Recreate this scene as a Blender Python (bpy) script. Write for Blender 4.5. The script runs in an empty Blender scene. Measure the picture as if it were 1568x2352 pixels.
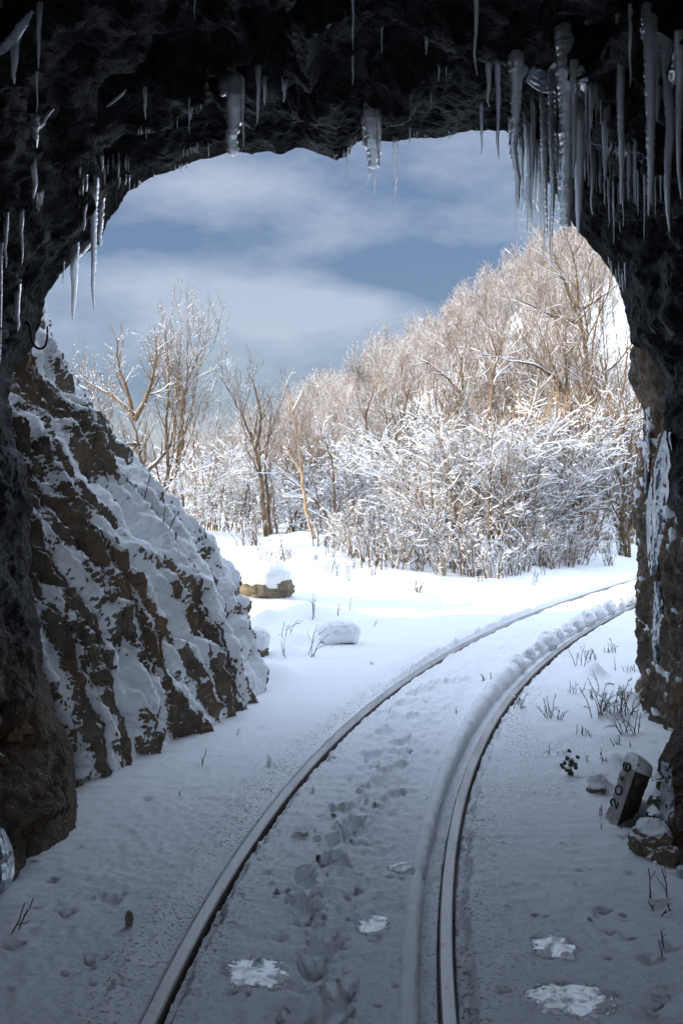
import bpy, math, random
import numpy as np
from mathutils import Vector, Matrix
from mathutils.bvhtree import BVHTree

sc = bpy.context.scene
C = sc.collection
R = math.radians
F = 2287.0            # focal length in units of a 1568 x 2352 picture
HX, HY = 784.0, 1100.0
EYE = 1.6

def PX(x, y, d):
    return np.array([(x - HX) / F * d, d, EYE + (HY - y) / F * d])

# ------------------------------------------------------------------ noise
def _hash(ix, iy, iz, seed):
    h = (ix * 374761393 + iy * 668265263 + iz * 2147483647 + seed * 974711) & 0xFFFFFFFF
    h = ((h ^ (h >> 13)) * 1274126177) & 0xFFFFFFFF
    h = ((h ^ (h >> 16)) * 2246822519) & 0xFFFFFFFF
    return (h ^ (h >> 15)) & 0xFFFFFFFF

_G = np.array([[1,1,0],[-1,1,0],[1,-1,0],[-1,-1,0],[1,0,1],[-1,0,1],[1,0,-1],[-1,0,-1],
               [0,1,1],[0,-1,1],[0,1,-1],[0,-1,-1],[1,1,0],[-1,1,0],[0,-1,1],[0,-1,-1]], float)

def perlin(p, seed=0):
    p = np.asarray(p, float)
    f0 = np.floor(p); i = f0.astype(np.int64); f = p - f0
    u = f * f * f * (f * (f * 6 - 15) + 10)
    out = 0
    for dx in (0, 1):
        wx = u[..., 0] if dx else 1 - u[..., 0]
        for dy in (0, 1):
            wy = u[..., 1] if dy else 1 - u[..., 1]
            for dz in (0, 1):
                wz = u[..., 2] if dz else 1 - u[..., 2]
                g = _G[_hash(i[..., 0] + dx, i[..., 1] + dy, i[..., 2] + dz, seed) % 16]
                dot = g[..., 0] * (f[..., 0] - dx) + g[..., 1] * (f[..., 1] - dy) + g[..., 2] * (f[..., 2] - dz)
                out = out + wx * wy * wz * dot
    return out

def fbm(p, oct=4, seed=0, gain=.5):
    a, s, out = 1.0, 1.0, 0
    for o in range(oct):
        out = out + a * perlin(p * s + 17.3 * o, seed + o)
        a *= gain; s *= 2.03
    return out

def ridged(p, oct=4, seed=0, gain=.5):
    a, s, out = 1.0, 1.0, 0
    for o in range(oct):
        out = out + a * (1 - 2 * np.abs(perlin(p * s + 9.1 * o, seed + o)))
        a *= gain; s *= 2.1
    return out

def sstep(a, b, x):
    t = np.clip((x - a) / (b - a), 0, 1)
    return t * t * (3 - 2 * t)

def P3(x, y, z=None):
    x = np.asarray(x, float)
    y = np.broadcast_to(y, x.shape)
    z = np.zeros_like(x) if z is None else np.broadcast_to(z, x.shape)
    return np.stack([x, y, z], -1)

# ------------------------------------------------------------------ mesh plumbing
def raw_mesh(name, V, Fq, smooth=True):
    """V (n,3), Fq list of int arrays (m,k)"""
    me = bpy.data.meshes.new(name)
    V = np.asarray(V, np.float32).reshape(-1, 3)
    me.vertices.add(len(V)); me.vertices.foreach_set('co', V.ravel())
    Fq = [np.asarray(f, np.int32) for f in Fq if len(f)]
    nl = sum(f.size for f in Fq); npoly = sum(len(f) for f in Fq)
    me.loops.add(nl); me.polygons.add(npoly)
    me.loops.foreach_set('vertex_index', np.concatenate([f.ravel() for f in Fq]))
    tot = np.concatenate([np.full(len(f), f.shape[1], np.int32) for f in Fq])
    st = np.concatenate([[0], np.cumsum(tot)[:-1]]).astype(np.int32)
    me.polygons.foreach_set('loop_start', st)
    me.polygons.foreach_set('use_smooth', np.full(npoly, smooth, bool))
    me.update(calc_edges=True); me.validate()
    return me

def link(name, me, mat, parent=None):
    o = bpy.data.objects.new(name, me); C.objects.link(o)
    if mat is not None and not me.materials:
        me.materials.append(mat)
    if parent is not None:
        o.parent = parent
    return o

def thing(name, label, cat, loc=(0, 0, 0), group=None):
    o = bpy.data.objects.new(name, None); C.objects.link(o)
    o.empty_display_size = .1; o.location = [float(v) for v in loc]
    return tag(o, label, cat, group)

def tag(o, label=None, cat=None, group=None, kind=None):
    if label: o['label'] = label
    if cat: o['category'] = cat
    if group: o['group'] = group
    if kind: o['kind'] = kind
    return o

def grid_faces(nu, nv, closed=False):
    """vertices indexed i*nv + j ; i in nu, j in nv"""
    i = np.arange(nu - 1)[:, None]; j = np.arange(nv if closed else nv - 1)[None, :]
    j2 = (j + 1) % nv
    return np.stack([i * nv + j, (i + 1) * nv + j, (i + 1) * nv + j2, i * nv + j2], -1).reshape(-1, 4)

class MB:
    def __init__(s): s.V = []; s.Q = []; s.T = []; s.n = 0
    def add(s, V, Q=None, T=None):
        V = np.asarray(V, float).reshape(-1, 3)
        if Q is not None and len(Q): s.Q.append(np.asarray(Q) + s.n)
        if T is not None and len(T): s.T.append(np.asarray(T) + s.n)
        s.V.append(V); s.n += len(V)
    def tube(s, pts, rad, k=5, flat=1.0, cap=False, rough=None):
        pts = np.asarray(pts, float); n = len(pts)
        rad = np.broadcast_to(np.asarray(rad, float), (n,))
        t = np.gradient(pts, axis=0)
        t /= np.linalg.norm(t, axis=1)[:, None] + 1e-9
        m = np.abs(t.mean(0)); ref = np.zeros(3); ref[int(np.argmin(m))] = 1
        a = np.cross(t, ref); a /= np.linalg.norm(a, axis=1)[:, None] + 1e-9
        b = np.cross(t, a)
        th = np.arange(k) * 2 * np.pi / k
        rr = rad[:, None] * np.ones(k)[None]
        if rough is not None: rr = rr * rough
        V = pts[:, None] + rr[..., None] * (np.cos(th)[None, :, None] * a[:, None] + np.sin(th)[None, :, None] * b[:, None])
        if flat != 1.0:
            V[..., 2] = pts[:, None, 2] + (V[..., 2] - pts[:, None, 2]) * flat
        s.add(V, grid_faces(n, k, True))
        if cap:
            for e in (0, n - 1):
                c = s.n; s.add(pts[e:e + 1])
                ring = c - n * k + e * k + np.arange(k) if e == 0 else c - 1 - k + np.arange(k)
                if e == 0: ring = c - n * k + np.arange(k)
                s.T.append(np.stack([np.full(k, c), ring, np.roll(ring, -1)], -1))
    def build(s, name, mat, parent=None, smooth=True):
        me = s.mesh(name, smooth)
        return link(name, me, mat, parent)
    def mesh(s, name, smooth=True):
        Fq = []
        if s.Q: Fq.append(np.concatenate(s.Q))
        if s.T: Fq.append(np.concatenate(s.T))
        return raw_mesh(name, np.concatenate(s.V), Fq, smooth)

def interp_poly(pts, n, smooth=True):
    pts = np.asarray(pts, float)
    s = np.concatenate([[0], np.cumsum(np.linalg.norm(np.diff(pts, axis=0), axis=1))]); s /= s[-1]
    q = np.linspace(0, 1, n)
    if not smooth or len(pts) < 3:
        return np.stack([np.interp(q, s, pts[:, k]) for k in range(pts.shape[1])], -1)
    m = np.gradient(pts, s, axis=0)
    i = np.clip(np.searchsorted(s, q, 'right') - 1, 0, len(s) - 2)
    h = (s[i + 1] - s[i])[:, None]; t = ((q - s[i])[:, None]) / h
    return ((2*t**3-3*t**2+1)*pts[i] + (t**3-2*t**2+t)*h*m[i] + (-2*t**3+3*t**2)*pts[i+1] + (t**3-t**2)*h*m[i+1])

# ------------------------------------------------------------------ materials
class NT:
    def __init__(s, name):
        s.m = bpy.data.materials.new(name); s.m.use_nodes = True
        s.t = s.m.node_tree; s.b = s.t.nodes['Principled BSDF']
        s.pos = s.n('ShaderNodeNewGeometry').outputs['Position']
    def n(s, typ, **kw):
        nd = s.t.nodes.new(typ)
        for k, v in kw.items(): setattr(nd, k, v)
        return nd
    def l(s, a, b): s.t.links.new(a, b)
    def noise(s, scale, detail=4, rough=.55, vec=None, stretch=None):
        nd = s.n('ShaderNodeTexNoise')
        nd.inputs['Scale'].default_value = scale; nd.inputs['Detail'].default_value = detail
        nd.inputs['Roughness'].default_value = rough
        v = vec or s.pos
        if stretch:
            mp = s.n('ShaderNodeMapping'); s.l(v, mp.inputs[0])
            mp.inputs['Scale'].default_value = stretch[0]; mp.inputs['Rotation'].default_value = stretch[1]
            v = mp.outputs[0]
        s.l(v, nd.inputs['Vector'])
        return nd.outputs['Fac']
    def ramp(s, fac, stops):
        nd = s.n('ShaderNodeValToRGB'); e = nd.color_ramp.elements
        while len(e) < len(stops): e.new(.5)
        for el, (p, c) in zip(e, stops):
            el.position = p; el.color = (c, c, c, 1) if isinstance(c, (int, float)) else (*c, 1)
        s.l(fac, nd.inputs[0]); return nd.outputs[0]
    def mix(s, fac, a, b):
        nd = s.n('ShaderNodeMix', data_type='RGBA')
        for v, k in ((fac, 0), (a, 6), (b, 7)):
            if isinstance(v, (int, float)): nd.inputs[k].default_value = v
            elif isinstance(v, tuple): nd.inputs[k].default_value = (*v, 1)
            else: s.l(v, nd.inputs[k])
        return nd.outputs[2]
    def math(s, op, a, b=0.0, clamp=False):
        nd = s.n('ShaderNodeMath', operation=op, use_clamp=clamp)
        for v, k in ((a, 0), (b, 1)):
            if isinstance(v, (int, float)): nd.inputs[k].default_value = v
            else: s.l(v, nd.inputs[k])
        return nd.outputs[0]
    def set(s, **kw):
        for k, v in kw.items():
            i = s.b.inputs[k.replace('_', ' ')]
            if isinstance(v, (int, float)): i.default_value = v
            elif isinstance(v, tuple): i.default_value = (*v, 1) if len(v) == 3 and i.type == 'RGBA' else v
            else: s.l(v, i)
        return s
    def bump(s, h, strength=.3, dist=.02):
        nd = s.n('ShaderNodeBump'); nd.inputs['Strength'].default_value = strength; nd.inputs['Distance'].default_value = dist
        s.l(h, nd.inputs['Height']); s.l(nd.outputs[0], s.b.inputs['Normal']); return s
    def sep(s):
        nd = s.n('ShaderNodeSeparateXYZ'); s.l(s.pos, nd.inputs[0]); return nd.outputs

SNOW_C = (.90, .912, .93)
def m_snow(name, bs=45, st=.35, dist=.01):
    m = NT(name)
    m.set(Base_Color=SNOW_C, Roughness=.65)
    h = m.math('ADD', m.noise(bs, 5, .6), m.math('MULTIPLY', m.noise(bs * 5, 3, .6), .35))
    m.bump(h, st, dist)
    m.b.inputs['Specular IOR Level'].default_value = .3
    return m.m

def m_ground():
    m = NT('ground_snow')
    x, y, z = m.sep()
    # grit blown out of the tunnel, and greyer snow towards it: ends a few metres out
    grit = m.noise(60, 6, .72)
    speck = m.ramp(grit, [(.53, 0), (.62, 1)])
    patch = m.ramp(m.noise(1.7, 4, .6), [(.35, .15), (.62, 1)])
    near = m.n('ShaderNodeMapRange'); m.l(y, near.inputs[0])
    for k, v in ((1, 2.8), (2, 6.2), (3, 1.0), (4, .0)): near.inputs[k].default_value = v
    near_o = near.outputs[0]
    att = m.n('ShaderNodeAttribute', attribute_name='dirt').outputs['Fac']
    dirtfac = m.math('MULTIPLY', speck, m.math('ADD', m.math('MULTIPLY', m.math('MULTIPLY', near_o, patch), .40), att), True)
    darken = m.math('MULTIPLY', near_o, m.ramp(m.noise(3.5, 5, .6), [(.3, .55), (.7, .95)]))
    c = m.mix(darken, SNOW_C, (.77, .79, .82))
    c = m.mix(dirtfac, c, (.16, .125, .095))
    m.set(Base_Color=c, Roughness=.7)
    m.b.inputs['Specular IOR Level'].default_value = .25
    h = m.math('ADD', m.noise(38, 5, .62), m.math('MULTIPLY', m.noise(170, 3, .6), .3))
    m.bump(h, .38, .014)
    return m.m

def m_rock(name, dark, mid, light, rough=.75, wet=0, moss=0, veins=.3, bumpd=.03, darken=0, dust=0):
    m = NT(name)
    st = ((1.0, .35, .8), (R(20), R(-35), R(15)))
    n1 = m.noise(3.2, 7, .65, stretch=st); n2 = m.noise(14, 6, .7); n3 = m.noise(60, 4, .65)
    c = m.mix(m.ramp(n1, [(.35, 0), (.65, 1)]), dark, mid)
    c = m.mix(m.math('MULTIPLY', m.ramp(n2, [(.52, 0), (.68, 1)]), .8), c, light)
    rust = m.ramp(m.noise(1.3, 4, .6), [(.5, 0), (.66, 1)])
    c = m.mix(m.math('MULTIPLY', rust, .5), c, (mid[0] * 1.5, mid[1] * 1.05, mid[2] * .75))
    if moss:
        mo = m.ramp(m.noise(4.5, 6, .7), [(.58, 0), (.66, 1)])
        c = m.mix(m.math('MULTIPLY', mo, moss), c, (.07, .075, .018))
    vein = m.math('ABSOLUTE', m.math('SUBTRACT', m.noise(5, 6, .6, stretch=((1, .3, 1), (R(30), R(20), R(40)))), .5))
    vf = m.ramp(vein, [(.0, 1), (.018, 0)])
    c = m.mix(m.math('MULTIPLY', vf, veins), c, light)
    if darken:  # rock colour mixes towards near black with height
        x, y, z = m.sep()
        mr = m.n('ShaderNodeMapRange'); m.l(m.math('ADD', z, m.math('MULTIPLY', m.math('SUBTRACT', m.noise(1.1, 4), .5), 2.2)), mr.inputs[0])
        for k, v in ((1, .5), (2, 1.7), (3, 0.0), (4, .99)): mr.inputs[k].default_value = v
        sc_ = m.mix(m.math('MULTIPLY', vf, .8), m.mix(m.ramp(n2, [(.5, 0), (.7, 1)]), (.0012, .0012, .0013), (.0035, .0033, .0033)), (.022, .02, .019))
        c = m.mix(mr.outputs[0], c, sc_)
    if dust:
        nz = m.n('ShaderNodeSeparateXYZ'); m.l(m.t.nodes['Geometry'].outputs['Normal'], nz.inputs[0])
        q = m.math('ADD', nz.outputs[2], m.math('ADD', m.math('MULTIPLY', m.math('SUBTRACT', m.noise(48, 5, .7), .5), 1.5), m.math('MULTIPLY', m.math('SUBTRACT', m.noise(3, 3), .5), 1.2)))
        c = m.mix(m.ramp(q, [(.74 - dust, 0), (.86 - dust, 1)]), c, SNOW_C)
    m.set(Base_Color=c)
    if wet:
        w = m.ramp(m.noise(2.3, 5, .6), [(.38, rough), (.62, .34)])
        m.set(Roughness=w); m.b.inputs['Specular IOR Level'].default_value = .12
    else:
        m.set(Roughness=rough); m.b.inputs['Specular IOR Level'].default_value = .3
    vo = m.n('ShaderNodeTexVoronoi', feature='DISTANCE_TO_EDGE'); vo.inputs['Scale'].default_value = 7
    mp = m.n('ShaderNodeMapping'); mp.inputs['Scale'].default_value = (1, 1, .55)
    wv = m.n('ShaderNodeVectorMath', operation='MULTIPLY_ADD'); wn = m.n('ShaderNodeTexNoise'); wn.inputs['Scale'].default_value = 6; m.l(m.pos, wn.inputs['Vector'])
    m.l(wn.outputs['Color'], wv.inputs[0]); wv.inputs[1].default_value = (.22, .22, .22); m.l(m.pos, wv.inputs[2])
    m.l(wv.outputs[0], mp.inputs[0]); m.l(mp.outputs[0], vo.inputs['Vector'])
    crack = m.ramp(vo.outputs['Distance'], [(.0, 0), (.05, 1)])
    h = m.math('ADD', m.math('MULTIPLY', n2, 1.0), m.math('ADD', m.math('MULTIPLY', n3, .45), m.math('MULTIPLY', crack, .3)))
    m.bump(h, .9, bumpd)
    return m.m

def m_ice(name, rough=.12, trans=.75, col=(.86, .9, .94), bumps=70, st=.4, scat=.0):
    m = NT(name)
    m.set(Base_Color=col, Roughness=rough, IOR=1.31, Transmission_Weight=trans)
    h = m.noise(bumps, 3, .5, stretch=((1, 1, 1.6), (0, 0, 0)))
    m.bump(h, st, .006)
    if scat:
        tr = m.n('ShaderNodeBsdfTranslucent'); tr.inputs['Color'].default_value = (*col, 1)
        mx = m.n('ShaderNodeMixShader'); mx.inputs[0].default_value = scat
        m.l(m.b.outputs[0], mx.inputs[1]); m.l(tr.outputs[0], mx.inputs[2])
        m.l(mx.outputs[0], m.t.nodes['Material Output'].inputs[0])
    return m.m

def m_puddle():
    m = NT('puddle_ice')
    m.set(Base_Color=(.93, .94, .95), Roughness=.45, IOR=1.45, Coat_Weight=1.0, Coat_Roughness=.22, Coat_IOR=1.9)
    h = m.math('ADD', m.noise(30, 3, .5, stretch=((1, .5, 1), (0, 0, 0))), m.math('MULTIPLY', m.noise(110, 2), .2))
    nd = m.n('ShaderNodeBump'); nd.inputs['Strength'].default_value = .35; nd.inputs['Distance'].default_value = .01
    m.l(h, nd.inputs['Height']); m.l(nd.outputs[0], m.b.inputs['Normal']); m.l(nd.outputs[0], m.b.inputs['Coat Normal'])
    return m.m

def m_bark(name, a, b, lie=0.0):
    m = NT(name)
    c = m.mix(m.ramp(m.noise(9, 5, .65, stretch=((1, 1, .35), (0, 0, 0))), [(.35, 0), (.65, 1)]), a, b)
    if lie:
        nz = m.n('ShaderNodeSeparateXYZ'); m.l(m.t.nodes['Geometry'].outputs['Normal'], nz.inputs[0])
        q = m.math('ADD', nz.outputs[2], m.math('MULTIPLY', m.math('SUBTRACT', m.noise(7, 3, .6), .5), .9))
        c = m.mix(m.ramp(q, [(.62 - lie, 0), (.78 - lie, 1)]), c, (.88, .89, .90))
    m.set(Base_Color=c, Roughness=.85); m.b.inputs['Specular IOR Level'].default_value = .2
    m.bump(m.noise(40, 4, .6, stretch=((1, 1, .3), (0, 0, 0))), .5, .012)
    return m.m

def m_steel():
    m = NT('rail_steel')
    s = m.noise(9, 5, .7, stretch=((1, .06, 1), (0, 0, 0)))
    c = m.mix(m.ramp(s, [(.4, 0), (.6, 1)]), (.25, .245, .24), (.42, .41, .40))
    rs = m.ramp(m.noise(25, 5, .7), [(.55, 0), (.7, 1)])
    c = m.mix(m.math('MULTIPLY', rs, .6), c, (.17, .10, .06))
    m.set(Base_Color=c, Metallic=.6, Roughness=m.ramp(s, [(.35, .35), (.65, .6)]))
    m.bump(m.noise(60, 4, .6, stretch=((1, .15, 1), (0, 0, 0))), .25, .004)
    return m.m

def m_rust():
    m = NT('rail_rust')
    c = m.mix(m.noise(30, 6, .7), (.045, .028, .02), (.14, .085, .055))
    m.set(Base_Color=c, Roughness=.85); m.bump(m.noise(90, 4, .6), .5, .004)
    return m.m

def m_plain(name, col, rough=.7, var=.25, scale=30):
    m = NT(name)
    c = m.mix(m.noise(scale, 5, .6), tuple(v * (1 - var) for v in col), tuple(min(1, v * (1 + var)) for v in col))
    m.set(Base_Color=c, Roughness=rough); m.bump(m.noise(scale * 3, 3, .6), .3, .004)
    return m.m

M = dict(
    ground=m_ground(), snow=m_snow('settled_snow'), twig_snow=m_snow('branch_snow', 60, .2, .006),
    vault=m_rock('vault_rock', (.045, .029, .018), (.095, .062, .038), (.15, .11, .078), .6, wet=1, veins=.25, bumpd=.03, darken=1),
    crag=m_rock('crag_rock', (.105, .082, .06), (.22, .172, .125), (.34, .28, .215), .85, moss=.45, veins=.1, dust=.09),
    cliff=m_rock('cliff_rock', (.10, .076, .055), (.22, .165, .118), (.36, .30, .23), .85, moss=.5, veins=.2, dust=-.12),
    boulder=m_rock('boulder_rock', (.14, .11, .075), (.30, .245, .17), (.42, .36, .27), .85, moss=.7, veins=.1),
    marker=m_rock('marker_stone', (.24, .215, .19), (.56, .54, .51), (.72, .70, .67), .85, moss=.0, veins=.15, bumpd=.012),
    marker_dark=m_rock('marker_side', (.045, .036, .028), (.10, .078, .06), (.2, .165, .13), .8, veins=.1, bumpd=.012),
    ice=m_ice('icicle_ice', .09, .85, (.93, .95, .97), 55, .45, .26), frost=m_ice('flow_ice', .42, .30, (.42, .48, .54), 34, 1.0, .10),
    puddle=m_puddle(),
    bark=m_bark('brown_bark', (.085, .056, .032), (.22, .152, .092), .22), bark_far=m_bark('far_bark', (.14, .103, .075), (.25, .188, .14), .40), bark_snowy=m_bark('snowy_twig', (.10, .065, .038), (.26, .18, .11), .49),
    bark_pale=m_bark('pale_bark', (.30, .20, .12), (.48, .35, .23)), twig=m_bark('dead_stem', (.05, .035, .025), (.13, .09, .06)),
    steel=m_steel(), rust=m_rust(), paint=m_plain('black_paint', (.008, .008, .009), .7),
    iron=m_plain('black_iron', (.006, .006, .006), .6), leaf=m_plain('ivy_leaf', (.028, .055, .02), .5),
    frostrock=m_plain('frost_film', (.4, .42, .45), .7),
)

# ------------------------------------------------------------------ track
_L = [(2352,345),(2060,480),(1965,555),(1840,650),(1700,760),(1610,870),(1525,985),(1455,1100),(1400,1232),(1370,1340)]
_Rr = [(2352,1033),(2050,1028),(1950,1035),(1830,1055),(1730,1085),(1650,1130),(1580,1190),(1490,1300),(1440,1375),(1390,1450)]
def _gp(l):
    a = np.array(l, float); d = EYE * F / (a[:, 0] - HY); return d, (a[:, 1] - HX) / F * d
GAUGE = .885
_dl, _xl = _gp(_L); _dr, _xr = _gp(_Rr)
# centre line: offset each measured rail by half the gauge along its own normal, then one smooth fit
def _off(d, x, s):
    p = np.polyfit(d, x, 4); sl = np.polyval(np.polyder(p), d); n = np.sqrt(1 + sl**2)
    return d - s * GAUGE / 2 * sl / n, x + s * GAUGE / 2 / n
_a = _off(_dl, _xl, 1); _b = _off(_dr, _xr, -1)
_cd = np.concatenate([_a[0], _b[0]]); _cx = np.concatenate([_a[1], _b[1]])
_cp = np.polyfit(_cd, _cx, 3); _cp1 = np.polyder(_cp)
D0, D1 = 3.0, 14.0
def xc(d):
    d = np.asarray(d, float); q = np.clip(d, D0, D1)
    return np.polyval(_cp, q) + np.polyval(_cp1, q) * (np.clip(d, -20, 40) - q)
def xc1(d):
    return np.polyval(_cp1, np.clip(np.asarray(d, float), D0, D1))
def track_pt(d, w, z=0.0):
    sl = xc1(d); n = np.sqrt(1 + sl * sl)
    return np.stack([xc(d) + w / n, d - w * sl / n, np.broadcast_to(z, np.shape(d))], -1)
print('track residual px L', np.round(_xl - (xc(_dl)-GAUGE/2*np.sqrt(1+xc1(_dl)**2)), 3), 'R', np.round(_xr - (xc(_dr)+GAUGE/2*np.sqrt(1+xc1(_dr)**2)), 3))

# ------------------------------------------------------------------ terrain
_rx = np.array([-3000, -200, 350, 430, 520, 600, 700, 850, 950, 1100, 1200, 1350, 1568, 2200, 5000], float)
_ry = np.array([1200, 1200, 1200, 1180, 1150, 1110, 1045, 940, 885, 775, 690, 610, 540, 450, 420], float)
MOUNDS = [  # px x, y, half width px, height m
    (1110, 1292, 130, .26), (1260, 1280, 120, .24), (960, 1285, 110, .20), (1010, 1312, 60, .10), (1400, 1265, 70, .22),
    (700, 1430, 60, .16), (570, 1395, 45, .22), (620, 1560, 60, .10), (760, 1300, 70, .12), (640, 1285, 60, .12), (575, 1270, 70, .18),
    (860, 1430, 50, .06), (930, 1290, 80, .10), (830, 1350, 60, .05), (1000, 1300, 60, .08), (1365, 1555, 22, .10), (1385, 1640, 40, .06),
    (1440, 1620, 30, .08), (1320, 1290, 80, .12), (1430, 1250, 60, .2), (1375, 1815, 22, .07), (1470, 1870, 30, .05), (1410, 1760, 30, .05),
    (700, 1255, 60, .16), (480, 1250, 60, .15), (1180, 1290, 60, .1), (655, 1500, 40, .07), (610, 1440, 30, .12), (690, 1470, 30, .05)]
_mg = [((x - HX) / F * EYE * F / (y - HY), EYE * F / (y - HY), hw / F * EYE * F / (y - HY), h) for x, y, hw, h in MOUNDS]
def H0(x, d):
    """terrain without the tracks' small relief"""
    x = np.asarray(x, float); d = np.asarray(d, float)
    sl = xc1(d); w = (x - xc(d)) / np.sqrt(1 + sl**2)
    z = .02 + 0 * x
    out = sstep(6.5, 10, d)
    z = z + out * .10 * fbm(P3(x * .55, d * .35), 3, 5) * sstep(.6, 1.6, np.abs(w))
    z = z + sstep(1.0, 6.0, -w) * .16 * sstep(8, 14, d) + sstep(1.0, 3.0, w) * .10
    for mx, md, mw, mh in _mg:
        z = z + mh * np.exp(-(((x - mx) / mw)**2 + ((d - md) / (mw * 1.5))**2))
    px = HX + F * x / np.maximum(d, 8)
    e = (HY - np.interp(px, _rx, _ry)) / F
    s = np.clip((d - 27) / 105, 0, 1)
    hill = (1.6 + e * 132) * s**1.25
    z = z + hill + (d > 132) * -(d - 132) * .25
    z = z + sstep(30, 60, d) * 1.2 * fbm(P3(x * .06, d * .06), 3, 9)
    return z
def ground_hit(px, py):
    lo = EYE * F / max(py - HY, 30)
    d = np.linspace(min(lo * .6, 3), 60, 4000)
    zr = EYE + (HY - py) / F * d; xr = (px - HX) / F * d
    g = H0(xr, d); k = np.argmax(g >= zr)
    return np.array([xr[k], d[k], g[k]])

FOOT = [(770,2310,1),(715,2238,.9),(735,2178,1),(690,2105,1.1),(700,2028,1),(778,1990,.8),(768,1940,1),(812,1900,.9),(790,1868,1),(900,1838,1),
        (872,1800,.9),(905,1772,1.1),(858,1742,1),(918,1712,1),(880,1690,.9),(905,1655,1),(930,1622,1.1),(952,1600,1),(985,1588,1.1),(1000,1572,.9),
        (1035,1570,.9),(1065,1565,.8),(830,1850,.7),(945,1650,.8),(800,1920,.8),(925,1740,.8)]
POCK = [(75,1995,.5),(240,2075,.6),(35,2185,.5),(330,1845,.6),(310,2270,.5),(530,2290,.45),(1385,2105,.5),(1190,2045,.3),(1460,1930,.3),(1500,2220,.5),
        (1440,2170,.4),(1290,1950,.25),(1345,2005,.3),(1535,2300,.6),(1515,2345,.6),(1545,2190,.5),(590,1680,.4),(1290,2275,.4),(1160,2290,.4),(160,2110,.5),
        (1420,2300,.35),(1250,2120,.3),(930,2010,.7),(445,2170,.3),(205,2240,.45),(1525,2090,.5),(1210,1905,.25)]
_rs = np.random.RandomState(3)
def ground_detail(X, Dp, z):
    _rs = np.random.RandomState(3)
    sl = xc1(Dp); cs = 1 / np.sqrt(1 + sl**2); w = (X - xc(Dp)) * cs
    near = sstep(30, 14, Dp)
    p = P3(X, Dp)
    n1 = fbm(p * np.array([9., 6., 1.]), 4, 21); n2 = fbm(p * np.array([26., 18., 1.]), 3, 31)
    rip = fbm(p * np.array([6., 17., 1.]) + .6 * n1[..., None], 4, 41, .6)
    cave = sstep(7.5, 4.5, Dp)
    z = z + near * (.004 * n1 + .0022 * n2) + cave * (.005 * rip + .003 * n1 + .0035 * n2)
    z = z + sstep(7, 9, Dp) * near * .02 * fbm(p * np.array([2.2, 1.4, 1.]), 3, 51)
    # trodden strip between the rails
    tr = np.exp(-((w - .02) / .22)**2) * sstep(12.5, 9, Dp)
    z = z + tr * (.020 * fbm(p * np.array([13., 10., 1.]), 4, 61, .6) - .008)
    def dent(px, py, hw, hl, dep, rim, ang):
        nonlocal z
        d0 = EYE * F / (py - HY); x0 = (px - HX) / F * d0
        dx = X - x0; dy = Dp - d0; ca, sa = math.cos(ang), math.sin(ang)
        u = (dx * ca + dy * sa) / hw; v = (-dx * sa + dy * ca) / hl
        r = np.sqrt(u * u + v * v) * (1 + .7 * n1 + .5 * n2)
        z = z - dep * np.clip(1 - r**4, 0, 1) * (1 + .3 * n2) + rim * np.exp(-((r - 1.25) / .25)**2)
    for px, py, s in FOOT:
        d0 = EYE * F / (py - HY)
        dent(px, py, .05 * s, .12 * s, .026 + .014 * (d0 < 4.6), .009, -math.atan(float(xc1(d0))) + _rs.uniform(-.3, .3))
    for px, py, s in POCK:
        dent(px, py, .075 * s * _rs.uniform(.5, 1.2), .04 * s * (1 + s), .026 * s + .003, .003, _rs.uniform(-.8, .8))
    # small drips and crumbs
    for k in range(260):
        py = 1560 + 790 * _rs.rand()**.8; px = _rs.uniform(0, 1568); s = _rs.uniform(.3, 1)
        dent(px, py, .016 * s, .014 * s, _rs.choice([.015, -.011]) * s, 0, 0)
    # the rails' own grooves
    g = GAUGE / 2
    wl = w + g; wr = w - g
    base = z
    lvl = -.004 + .006 * n1
    def blend(zz, f, target): return zz * (1 - f) + target * f
    zo = base
    f = sstep(.16, .05, np.abs(wl)); zo = blend(zo, f * (wl < 0), lvl + .004)
    f = sstep(.085, .05, wl + .02 * n1) * (wl > 0); zo = blend(zo, f, -.035 + .02 * n1 + .012 * n2)
    far = sstep(6.8, 9.0, Dp)
    zo = zo + far * np.exp(-((wl + .075) / .025)**2) * (.04 + .035 * n1 + .02 * n2)
    f = sstep(.10, .05, wr + .02 * n1) * (wr > 0); zo = blend(zo, f, -.035 + .02 * n1 + .015 * n2)
    f = sstep(-.15, -.115, wr) * (wr < 0); zo = blend(zo, f, -.03 + .006 * n1 + .01 * n2)
    zo = np.where(np.abs(wl) < .031, -.11, zo); zo = np.where(np.abs(wr) < .031, -.11, zo)
    k = sstep(26, 20, Dp)
    return z * (1 - k) + zo * k

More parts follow.
